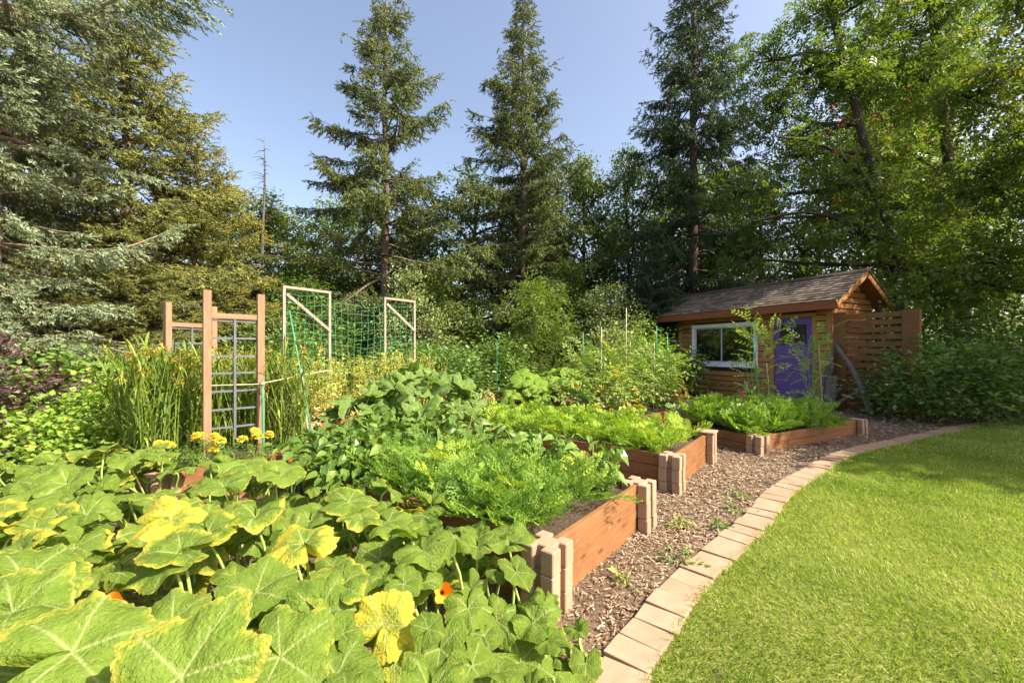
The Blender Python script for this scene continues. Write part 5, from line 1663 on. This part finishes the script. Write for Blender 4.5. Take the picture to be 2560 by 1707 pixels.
spruce('spruce_tree', 'big blue spruce with silvery green needles at the left edge', (-8.75, 6.9), 11.5, .6, 2.95, 'blue_spruce', 1, SH_NEAR, .165, .41, 8, .22, .45, 1.0, .75, bark_='pale_bark', tr=.2, tintc=.62, var=.25,
       extra=((6.85, -.22, 4.3, .06), (7.1, .12, 3.7, .1), (6.6, -.55, 3.4, .05), (7.0, -.05, 3.9, .1)))
olive = spruce('pine_tree', 'olive pine with yellowing branch ends right of the blue spruce', (-9.1, 9.8), 9.3, .4, 3.1, 'olive_spruce', 2, SH_NEAR, .18, .41, 8, .2, .4, .86, .5, tr=.2, tintc=.62, var=.22)
def tree_copy(src, label, base, scale, rz, mat=None, name=None, group='spruce trees'):
    M = Matrix.Translation((base[0], base[1], 0)) @ Matrix.Rotation(rz, 4, 'Z') @ Matrix.Diagonal((*scale, 1))
    Mi = M @ WMAT[src].inverted()
    r = root(name or src.name.split('.')[0], (base[0], base[1], 0), label, 'tree', group)
    for ch in [o for o in COL.objects if o.parent == src]:
        o = place(ch.name.split('.')[0], ch.data, r, Mi @ WMAT[ch])
        if 'kind' in ch: o['kind'] = ch['kind']
        if mat and ch.name.startswith(('needles', 'crown')):
            o.material_slots[0].link = 'OBJECT'; o.material_slots[0].material = MAT[mat]
    return r
tree_copy(olive, 'golden yellow pine showing behind the olive pine', (-8.5, 11.2), (.82, .82, .76), 2.1, 'gold_pine')
tree_copy(olive, 'dull olive spruce filling the gap behind the blue spruce', (-12.3, 10.3), (1.0, 1.0, .92), 4.2, 'olive_spruce')
tree_copy(olive, 'low olive spruce beside the purple shrub under the blue spruce', (-7.7, 8.3), (.62, .62, .36), 1.0, 'olive_spruce')
spruce('spruce_tree', 'tall sparse green spruce with bare lower trunk left of centre', (-4.9, 16.0), 15.8, 1.6, 4.7, 'green_spruce', 5, SH_MID, .20, .54, 7, .1, .8, 1.15, .75, tr=.2, tintc=.55, gaps=.3, var=.2)
spruce('spruce_tree', 'narrow tall green spruce near the centre of the tree line', (.45, 17.0), 16.6, 1.4, 4.2, 'green_spruce', 6, SH_MID, .20, .52, 7, .2, .8, 1.15, .9, tr=.19, tintc=.5, gaps=.18, var=.18)
dark = spruce('spruce_tree', 'tall dark spruce rising behind the shed', (7.45, 17.0), 18.5, 2.6, 4.2, 'dark_spruce', 7, SH_MID, .20, .54, 7, .4, .95, 1.0, .72, tr=.24, tintc=.5, gaps=.08, var=.15)
tree_copy(dark, 'small drooping dark spruce just left of the shed', (4.75, 14.2), (.5, .5, .27), 1.0)  # its shade is put into the dark needle colour
# dead spruce
g = np.random.default_rng(12)
r = root('dead_tree', (-9.0, 15.0, 0), 'thin dead leafless spruce with bare twigs against the sky', 'tree')
zs = np.linspace(0, 9.0, 12)
V, T = tube(np.stack([-9.0 + .05 * np.sin(zs), np.full(12, 15.0), zs], 1), .075 * (1 - zs / 9.0) ** .7 + .01, 7)
place('trunk', mk_mesh('trunk', V, T, 'grey_bark', smooth=True), r)
parts = []
for k in range(80):
    h = g.uniform(2.5, 8.9); a = g.uniform(0, 6.28); L = g.uniform(.35, 1.25) * (1 - (h - 2.5) / 9)
    s = np.linspace(0, 1, 5)
    parts.append(tube(np.stack([-9 + L * s * math.cos(a), 15 + L * s * math.sin(a), h + L * (.35 * s - .6 * s * s)], 1), np.linspace(.014, .005, 5), 4, False))
V, T, _ = cat_meshes([(a, b) for a, b in parts])
place('branches', mk_mesh('branches', V, T, 'grey_bark'), r, kind='stuff')

# ------------------------------------------------------------------ broadleaf trees and shrubs
def blob_leaves(g, blobs, n, tm, size, clump, per, tint, upw=.6, droop=.15, tintz=0.0):
    vol = np.array([b[3] * b[4] * b[5] for b in blobs]) ** .67
    vol /= vol.sum()
    P, Tn, C = [], [], []
    for b, f in zip(blobs, vol):
        c = np.array(b[:3]); rad = np.array(b[3:6])
        nc = max(3, int(n * f / per))
        d = unit(g.normal(0, 1, (nc, 3))) * (g.uniform(.12, 1, (nc, 1)) ** .42)
        cc = c + d * rad
        C.append((c, cc))
        for k in range(nc):
            m = int(per * g.uniform(.6, 1.4))
            q_ = g.normal(0, 1, (m, 3)) * np.array([clump, clump, clump * .55])
            P.append(cc[k] + q_)
            Tn.append(np.clip(tint[0] + g.normal(0, tint[1] * .7) + g.normal(0, tint[1], m), 0, 1))
    P = np.concatenate(P); Tn = np.concatenate(Tn)
    n = len(P)
    D = g.normal(0, 1, (n, 3)); D[:, 2] = D[:, 2] * .5 - droop
    U = g.normal(0, upw, (n, 3)) + [0, 0, 1]
    return stamp(tm, frames(D, U), size * g.uniform(.65, 1.3, n), P, Tn), C

def tree(name, label, base, trunk_pts, tr, blobs, n, tm, size, mat, seed, bark_='dark_bark', clump=.28, per=34, tint=(.5, .17), cat='tree', group=None, twigs=True, droop=.15, limbs=None):
    g = np.random.default_rng(seed)
    r = root(name, (base[0], base[1], 0), label, cat, group)
    tp = smooth_path(trunk_pts, 16)
    V, T = tube(tp, np.linspace(tr, tr * .35, 16), 9)
    (LV, LT, Lq), C = blob_leaves(g, blobs, n, tm, size, clump, per, tint, droop=droop)
    parts = [(V, T)]
    for c, cc in C:
        k = int(np.clip(np.argmin(np.linalg.norm(tp - (c - np.array([0, 0, .8])), axis=1)), 3, 15))
        mid = (tp[k] + c) / 2 + g.normal(0, .12, 3)
        parts.append(tube(smooth_path([tp[k], mid, c], 8), np.linspace(tr * .42, tr * .16, 8), 5, False))
        if twigs:
            for e in cc[:: max(1, len(cc) // 26)]:
                parts.append(tube(smooth_path([c, (c + e) / 2 + g.normal(0, .08, 3) + [0, 0, .08], e], 5), np.linspace(tr * .13 + .004, .004, 5), 3, False))
    for L in (limbs or []):
        P = smooth_path(L[0], 14)
        parts.append(tube(P, np.linspace(L[1], L[1] * .35, 14), 7, False))
    V, T, _ = cat_meshes([(a, b) for a, b in parts])
    place('trunk', mk_mesh('trunk', V, T, bark_, smooth=True), r)
    place('crown', mk_mesh('crown', LV, LT, mat, Lq), r, kind='stuff')
    return r

PROTO = {}
def simple_tree(label, x, y, h, rad, n, mat, seed, size=.17, tint=(.5, .17), name='broadleaf_tree', group='broadleaf trees behind the garden', low=.25, bark_='dark_bark', tm=None):
    """a rounded broadleaf tree; trees of one size class share the shapes of a few grown ones"""
    cls = 'own%d' % seed if tm is not None else ('small%d' % (seed % 3) if h < 6 else 'tall%d' % (seed % 5))
    g = np.random.default_rng(seed + 5000)
    if cls in PROTO:
        src, h0, r0 = PROTO[cls]
        return tree_copy(src, label, (x, y), (rad / r0, rad / r0, h / h0), g.uniform(0, 6.28), mat, name, group)
    bl = []
    nb = 12
    for k in range(nb):
        a = k * 2.4; f = (k + .5) / nb
        z = h * (low + (1 - low) * (.10 + .78 * f)); rr_ = rad * (.66 if k < nb - 3 else .3) * g.uniform(.7, 1.1)
        s = rad * g.uniform(.40, .60) * (1.15 - .4 * f)
        bl.append((x + rr_ * math.cos(a), y + rr_ * math.sin(a), z, s, s, s * .9))
    bl.append((x, y, h * .93, rad * .3, rad * .3, h * .08))
    r = tree(name, label, (x, y), [(x, y, -.05), (x + g.normal(0, .12), y, h * .35), (x + g.normal(0, .2), y, h * .8)], .06 + .011 * h, bl, n, tm or LF, size, mat, seed, bark_, tint=tint, group=group, clump=.27)
    PROTO[cls] = (r, h, rad)
    return r

simple_tree('light green maple between the pine and the dead spruce', -14.2, 20.0, 9.0, 3.0, 14000, 'bright_leaf', 21, tint=(.62, .17))
simple_tree('green poplar just behind the dead spruce', -11.4, 19.5, 8.6, 2.7, 14000, 'tree_leaf', 22, tint=(.55, .17))
simple_tree('dark green tree right of the dead spruce', -8.6, 21.0, 9.2, 2.8, 14000, 'tree_leaf', 23)
simple_tree('dark tree behind the sparse spruce trunk', -5.4, 21.5, 8.2, 2.7, 14000, 'tree_leaf', 24)
simple_tree('rounded dark tree between the two tall spruces', -1.9, 20.0, 10.2, 2.9, 14000, 'tree_leaf', 25, tint=(.42, .17))
simple_tree('leafy tree close behind the narrow spruce', 1.0, 21.5, 10.4, 2.8, 14000, 'tree_leaf', 26)
simple_tree('sunlit tree right of the narrow spruce', 3.6, 21.0, 11.0, 2.6, 14000, 'bright_leaf', 27, tint=(.5, .17))
simple_tree('taller tree left of the dark spruce', 5.6, 20.0, 11.3, 2.0, 14000, 'tree_leaf', 28)
simple_tree('tree filling the gap behind the dark spruce', 9.5, 22.0, 11.5, 3.0, 14000, 'tree_leaf', 29)
simple_tree('shadowy tree behind the back of the shed', 11.5, 19.0, 10.0, 3.0, 14000, 'tree_leaf', 30)
simple_tree('thin understory tree in front of the sparse spruce', -2.6, 15.0, 4.6, 1.7, 7500, 'tree_leaf', 31, .13, (.5, .2), low=.1, group='understory trees')
simple_tree('understory tree left of the sparse spruce trunk', -7.2, 15.6, 5.2, 2.0, 7500, 'tree_leaf', 32, .13, (.4, .2), low=.1, group='understory trees')
simple_tree('understory tree in front of the narrow spruce', 1.9, 15.2, 4.8, 1.8, 7500, 'tree_leaf', 33, .13, (.45, .2), low=.1, group='understory trees')
simple_tree('pale leaved dogwood under the tall spruces', -3.3, 13.2, 3.9, 1.15, 7500, 'pale_leaf', 34, .11, (.6, .2), low=.15, group='understory trees')
simple_tree('bright sunlit thicket tree between spruce and shed', 3.2, 13.5, 3.6, 1.3, 7500, 'pale_leaf', 35, .11, (.35, .22), low=.05, group='understory trees')
simple_tree('dark understory tree behind the millet', -6.2, 12.5, 3.6, 1.6, 7500, 'tree_leaf', 36, .12, (.3, .2), low=.05, group='understory trees')
simple_tree('bright green young ash behind the marrow bed', .55, 11.6, 3.1, 1.15, 1500, 'bright_leaf', 37, .30, (.5, .17), low=.1, group='understory trees', tm=compound(3, .38, .36, -.4))

# mountain ash trees towering on the right
def blobs_from(g, pts, rad):
    return [(p[0], p[1], p[2], rad * g.uniform(.75, 1.25), rad * g.uniform(.75, 1.2), rad * g.uniform(.5, .8)) for p in pts]
g = np.random.default_rng(88)
pts = [(8.2, 12.2, 8.8), (9.2, 12.0, 10.0), (9.8, 12.6, 8.2), (8.6, 11.4, 7.0), (10.4, 11.6, 9.4), (11.0, 12.4, 10.6), (9.6, 11.0, 5.9), (10.8, 11.8, 7.0), (8.0, 11.8, 5.3), (7.0, 12.2, 6.2), (11.2, 11.2, 5.4), (9.2, 10.8, 4.4), (7.4, 13.0, 4.2), (8.4, 12.6, 10.6), (9.3, 11.5, 11.4), (10.5, 11.6, 11.7), (9.9, 11.3, 9.0)]
tree('mountain_ash', 'leaning mountain ash with curving limbs above the shed roof', (11.7, 12.4), [(11.7, 12.4, -.05), (11.4, 12.2, 2.2), (11.0, 12.0, 4.6), (10.3, 12.0, 7.0), (9.7, 12.1, 9.8), (9.2, 12.2, 12)], .19,
     blobs_from(g, [(p[0], p[1] + (.7 if p[2] > 4.5 else 0), p[2]) for p in pts], 1.05), 6400, ASH, .27, 'ash_leaf', 41, clump=.30, per=16, tint=(.5, .16), group='mountain ash trees',
     limbs=[([(11.3, 12.1, 3.0), (9.8, 11.6, 4.6), (8.2, 11.4, 5.1), (6.7, 11.5, 4.9)], .075), ([(11.1, 12.0, 4.2), (10.0, 11.2, 5.0), (9.0, 10.8, 6.2)], .06), ([(10.6, 12, 6.0), (8.8, 11.6, 7.0), (7.4, 11.6, 7.3)], .06)])
pts = [(12.2, 12.8, 10.4), (13.4, 12.4, 9.2), (12.6, 12.2, 7.6), (14.0, 12.8, 7.0), (12.8, 11.6, 5.6), (13.8, 11.8, 4.6), (12.4, 12.8, 12.0), (14.2, 12.2, 10.8), (11.9, 11.2, 3.9), (13.2, 11.0, 3.1), (12.3, 11.2, 11.4), (13.6, 11.4, 11.8), (12.0, 11.3, 9.6)]
tree('mountain_ash', 'straight trunked mountain ash right of the leaning one', (13.6, 12.5), [(13.6, 12.5, -.05), (13.6, 12.5, 3), (13.3, 12.5, 6), (12.9, 12.5, 9.6), (12.6, 12.5, 12.5)], .23,
     blobs_from(g, [(p[0], p[1] + (.9 if p[2] > 3.5 else 0), p[2]) for p in pts], 1.1), 5900, ASH, .28, 'ash_leaf', 42, clump=.32, per=16, tint=(.55, .18), group='mountain ash trees')
pts = [(12.4, 9.9, 8.4), (12.0, 9.7, 6.4), (12.2, 9.5, 4.6), (11.2, 9.6, 3.4), (12.6, 9.8, 10.0), (11.5, 9.9, 5.4), (11.0, 10.0, 7.4), (10.3, 9.6, 3.0)]
tree('mountain_ash', 'yellow green backlit mountain ash at the right edge', (13.2, 9.8), [(13.2, 9.8, -.05), (13.0, 9.8, 3), (12.7, 9.9, 6), (12.3, 9.9, 10)], .15,
     blobs_from(g, pts, .95), 4200, ASH, .27, 'bright_leaf', 43, clump=.32, per=16, tint=(.6, .2), group='mountain ash trees')  # light from behind put into a brighter leaf colour
simple_tree('tall maple far behind the mountain ash trees', 15.5, 17.5, 13.5, 3.2, 14000, 'bright_leaf', 44, .2, (.5, .17))
simple_tree('tall shaded maple behind the straight mountain ash', 18.5, 17.5, 15.0, 3.4, 14000, 'tree_leaf', 45, .2)
# trees beyond the right edge whose shade lies across the lawn
simple_tree('maple shading the far lawn from beyond the right edge', 11.6, 4.3, 8.6, 3.1, 14000, 'tree_leaf', 47, .2, group='trees shading the lawn')
simple_tree('second maple beyond the right edge shading the path', 14.3, 6.6, 9.0, 2.8, 14000, 'tree_leaf', 48, .2, group='trees shading the lawn')  # out of view, moved closer to block sky and darken the lawn
simple_tree('unseen maple added beyond the right edge to deepen lawn shade', 14.6, 2.0, 10.0, 3.2, 14000, 'tree_leaf', 49, .2, group='trees shading the lawn')  # added out of view to block sky over the shaded lawn
# berries in the ash trees
g = np.random.default_rng(91)
bm = bmesh.new(); bmesh.ops.create_icosphere(bm, subdivisions=1, radius=1)
bv0 = np.array([v.co[:] for v in bm.verts]); bt0 = np.array([[v.index for v in f.verts] for f in bm.faces]); bm.free()
cl = np.array([(g.uniform(8.5, 13.5), g.uniform(10.9, 12.2), g.uniform(4.8, 8.6)) for _ in range(70)])
P = (cl[:, None, :] + g.normal(0, .055, (70, 9, 3))).reshape(-1, 3)
V, T, q = stamp((bv0, bt0), frames(g.normal(0, 1, (len(P), 3))), np.full(len(P), .022), P)
place('berries', mk_mesh('berries', V, T, 'berry', smooth=True), [o for o in COL.objects if o.name.startswith('mountain_ash')][0], kind='stuff')

# ------------------------------------------------------------------ shrubs
def shrub(name, label, c, h, rad, n, tm, size, mat, seed, tint=(.5, .18), stems=12, group=None, bark_='twig_bark', squash=1.0, droop=.05, spread=.85):
    g = np.random.default_rng(seed)
    r = root(name, (c[0], c[1], 0), label, 'shrub', group)
    parts = []
    nc = max(12, n // 36)
    d = unit(g.normal(0, 1, (nc, 3))); d[:, 2] = np.abs(d[:, 2])
    cc = np.array([c[0], c[1], h * .28]) + d * np.array([rad, rad * squash, h * .70]) * g.uniform(.35, 1.0, (nc, 1)) ** .6
    cc[: nc // 3, 2] *= g.uniform(.3, .8, nc // 3)
    for k in range(stems):
        e = cc[g.integers(nc)]
        b = np.array([c[0] + g.normal(0, rad * .15), c[1] + g.normal(0, rad * .12), -.03])
        parts.append(tube(smooth_path([b, (b + e) / 2 + np.array([0, 0, h * .15]), e], 7), np.linspace(.016, .005, 7), 4, False))
    V, T, _ = cat_meshes([(a, b) for a, b in parts])
    place('stems', mk_mesh('stems', V, T, bark_), r, kind='stuff')
    per = n // nc
    P = (cc[:, None, :] + g.normal(0, 1, (nc, per, 3)) * np.array([rad * .17, rad * .17, h * .09])).reshape(-1, 3)
    P[:, 2] = np.maximum(P[:, 2], .03)
    m = len(P)
    D = unit(P - np.array([c[0], c[1], h * .3])) * .8 + g.normal(0, .6, (m, 3)); D[:, 2] = D[:, 2] * .5 - droop
    U = g.normal(0, .5, (m, 3)) + [0, 0, 1]
    tn = np.clip(np.repeat(g.normal(tint[0], tint[1] * .6, nc), per) + g.normal(0, tint[1], m), 0, 1)
    V, T, q = stamp(tm, frames(D, U), size * g.uniform(.65, 1.3, m), P, tn)
    place('foliage', mk_mesh('foliage', V, T, mat, q), r, kind='stuff')
    return r
shrub('shrub', 'rounded green shrub hiding the right end of the slat screen', (8.05, 7.75), 1.5, 1.1, 5200, LF, .11, 'shrub_leaf', 51, group='green shrubs by the lawn')
shrub('shrub', 'lighter sunlit shrub at the right edge behind the lawn', (9.6, 8.1), 1.6, 1.2, 4600, LF, .11, 'shrub_leaf', 52, (.68, .2), group='green shrubs by the lawn')  # sun put into a lighter leaf tint
shrub('shrub', 'tall dark shrub behind the slat screen', (9.6, 9.6), 2.7, 1.4, 5200, LF, .12, 'shrub_leaf', 53, (.3, .2), group='green shrubs by the lawn')
shrub('shrub', 'dark shaded shrub at the far right behind the lighter one', (12.0, 9.3), 3.0, 1.6, 5200, LF, .13, 'shrub_leaf', 54, (.3, .2), group='green shrubs by the lawn')  # shade put into a darker leaf tint
shrub('shrub', 'dusky green shrub left of the marrow bed', (-1.35, 9.3), 1.5, .95, 4200, LF, .10, 'shrub_leaf', 55, (.5, .2), group='shrubs behind the beds')
shrub('shrub', 'dark shrub behind the farther net frame', (-2.6, 11.0), 1.7, 1.2, 4200, LF, .11, 'shrub_leaf', 56, (.25, .2), group='shrubs behind the beds')
shrub('shrub', 'leafy shrub behind the dried plant of the marrow bed', (-.4, 10.2), 1.6, .9, 3600, LF, .11, 'shrub_leaf', 57, (.4, .2), group='shrubs behind the beds')
shrub('shrub', 'pale flowering shrub left of the tomato canes', (2.3, 9.9), 1.9, .8, 3600, LF, .09, 'pale_leaf', 58, (.55, .22), group='shrubs behind the beds')
shrub('shrub', 'yellow green shrub behind the tallest tomato cane', (3.4, 10.9), 2.0, .9, 3600, LF, .09, 'currant_leaf', 59, (.4, .25), group='shrubs behind the beds')
shrub('shrub', 'shadowed shrub in front of the small drooping spruce', (4.4, 11.6), 1.5, 1.0, 3000, LF, .11, 'shrub_leaf', 60, (.2, .2), group='shrubs behind the beds')  # darker leaf tint carries the shadow here
shrub('shrub', 'dark shrub behind the nearer net frame', (-5.0, 9.2), 2.1, 1.3, 4200, LF, .11, 'shrub_leaf', 61, (.2, .2), group='shrubs behind the beds')
shrub('purple_shrub', 'purple leaved shrub at the left edge in front of the spruce trunk', (-5.85, 4.5), 1.5, .8, 1900, lf6(.5, .1, -.15), .095, 'purple_leaf', 62, (.5, .25), droop=-.05)
shrub('purple_shrub', 'second darker purple shrub low at the left edge', (-5.0, 3.7), .75, .5, 800, lf6(.5, .1, -.15), .085, 'purple_leaf', 63, (.3, .25))
shrub('currant_bush', 'sunlit lime green currant bush left of the millet', (-4.75, 5.2), 1.05, .75, 5600, LOBED, .052, 'currant_leaf', 64, (.6, .2), group='currant bushes')
shrub('currant_bush', 'low sunlit currant bush nearest the pumpkin leaves at the left', (-4.35, 3.95), .66, .7, 4200, LOBED, .048, 'currant_leaf', 65, (.55, .2), group='currant bushes')
shrub('currant_bush', 'currant bush in the middle of the left row', (-5.0, 4.75), .85, .7, 4200, LOBED, .052, 'currant_leaf', 66, (.5, .2), group='currant bushes')
shrub('currant_bush', 'shaded green bush at the back of the currant row', (-6.2, 5.9), 1.3, .9, 3000, LOBED, .085, 'shrub_leaf', 67, (.5, .2), group='currant bushes')

# ------------------------------------------------------------------ far wood that reads as one mass
g = np.random.default_rng(99)
n = 28000
x = g.uniform(-50, 55, n); y = 30 + g.uniform(0, 9, n) + .004 * x * x * 0
hh = 5.6 + 1.6 * arr_noise(x * .25, y * .1, 7) + np.maximum(0, x - 8) * .10
z = hh * g.random(n) ** 1.2
V, T, q = stamp(LF, frames(g.normal(0, 1, (n, 3)) * [1, 1, .5], g.normal(0, .7, (n, 3)) + [0, 0, 1]), g.uniform(.4, .8, n), np.stack([x, y, z], 1), np.clip(g.normal(.45, .22, n), 0, 1))
place('far_woods', mk_mesh('far_woods', V, T, 'tree_leaf', q), label='far wood of leafy trees behind the garden trees', cat='woods', kind='stuff')
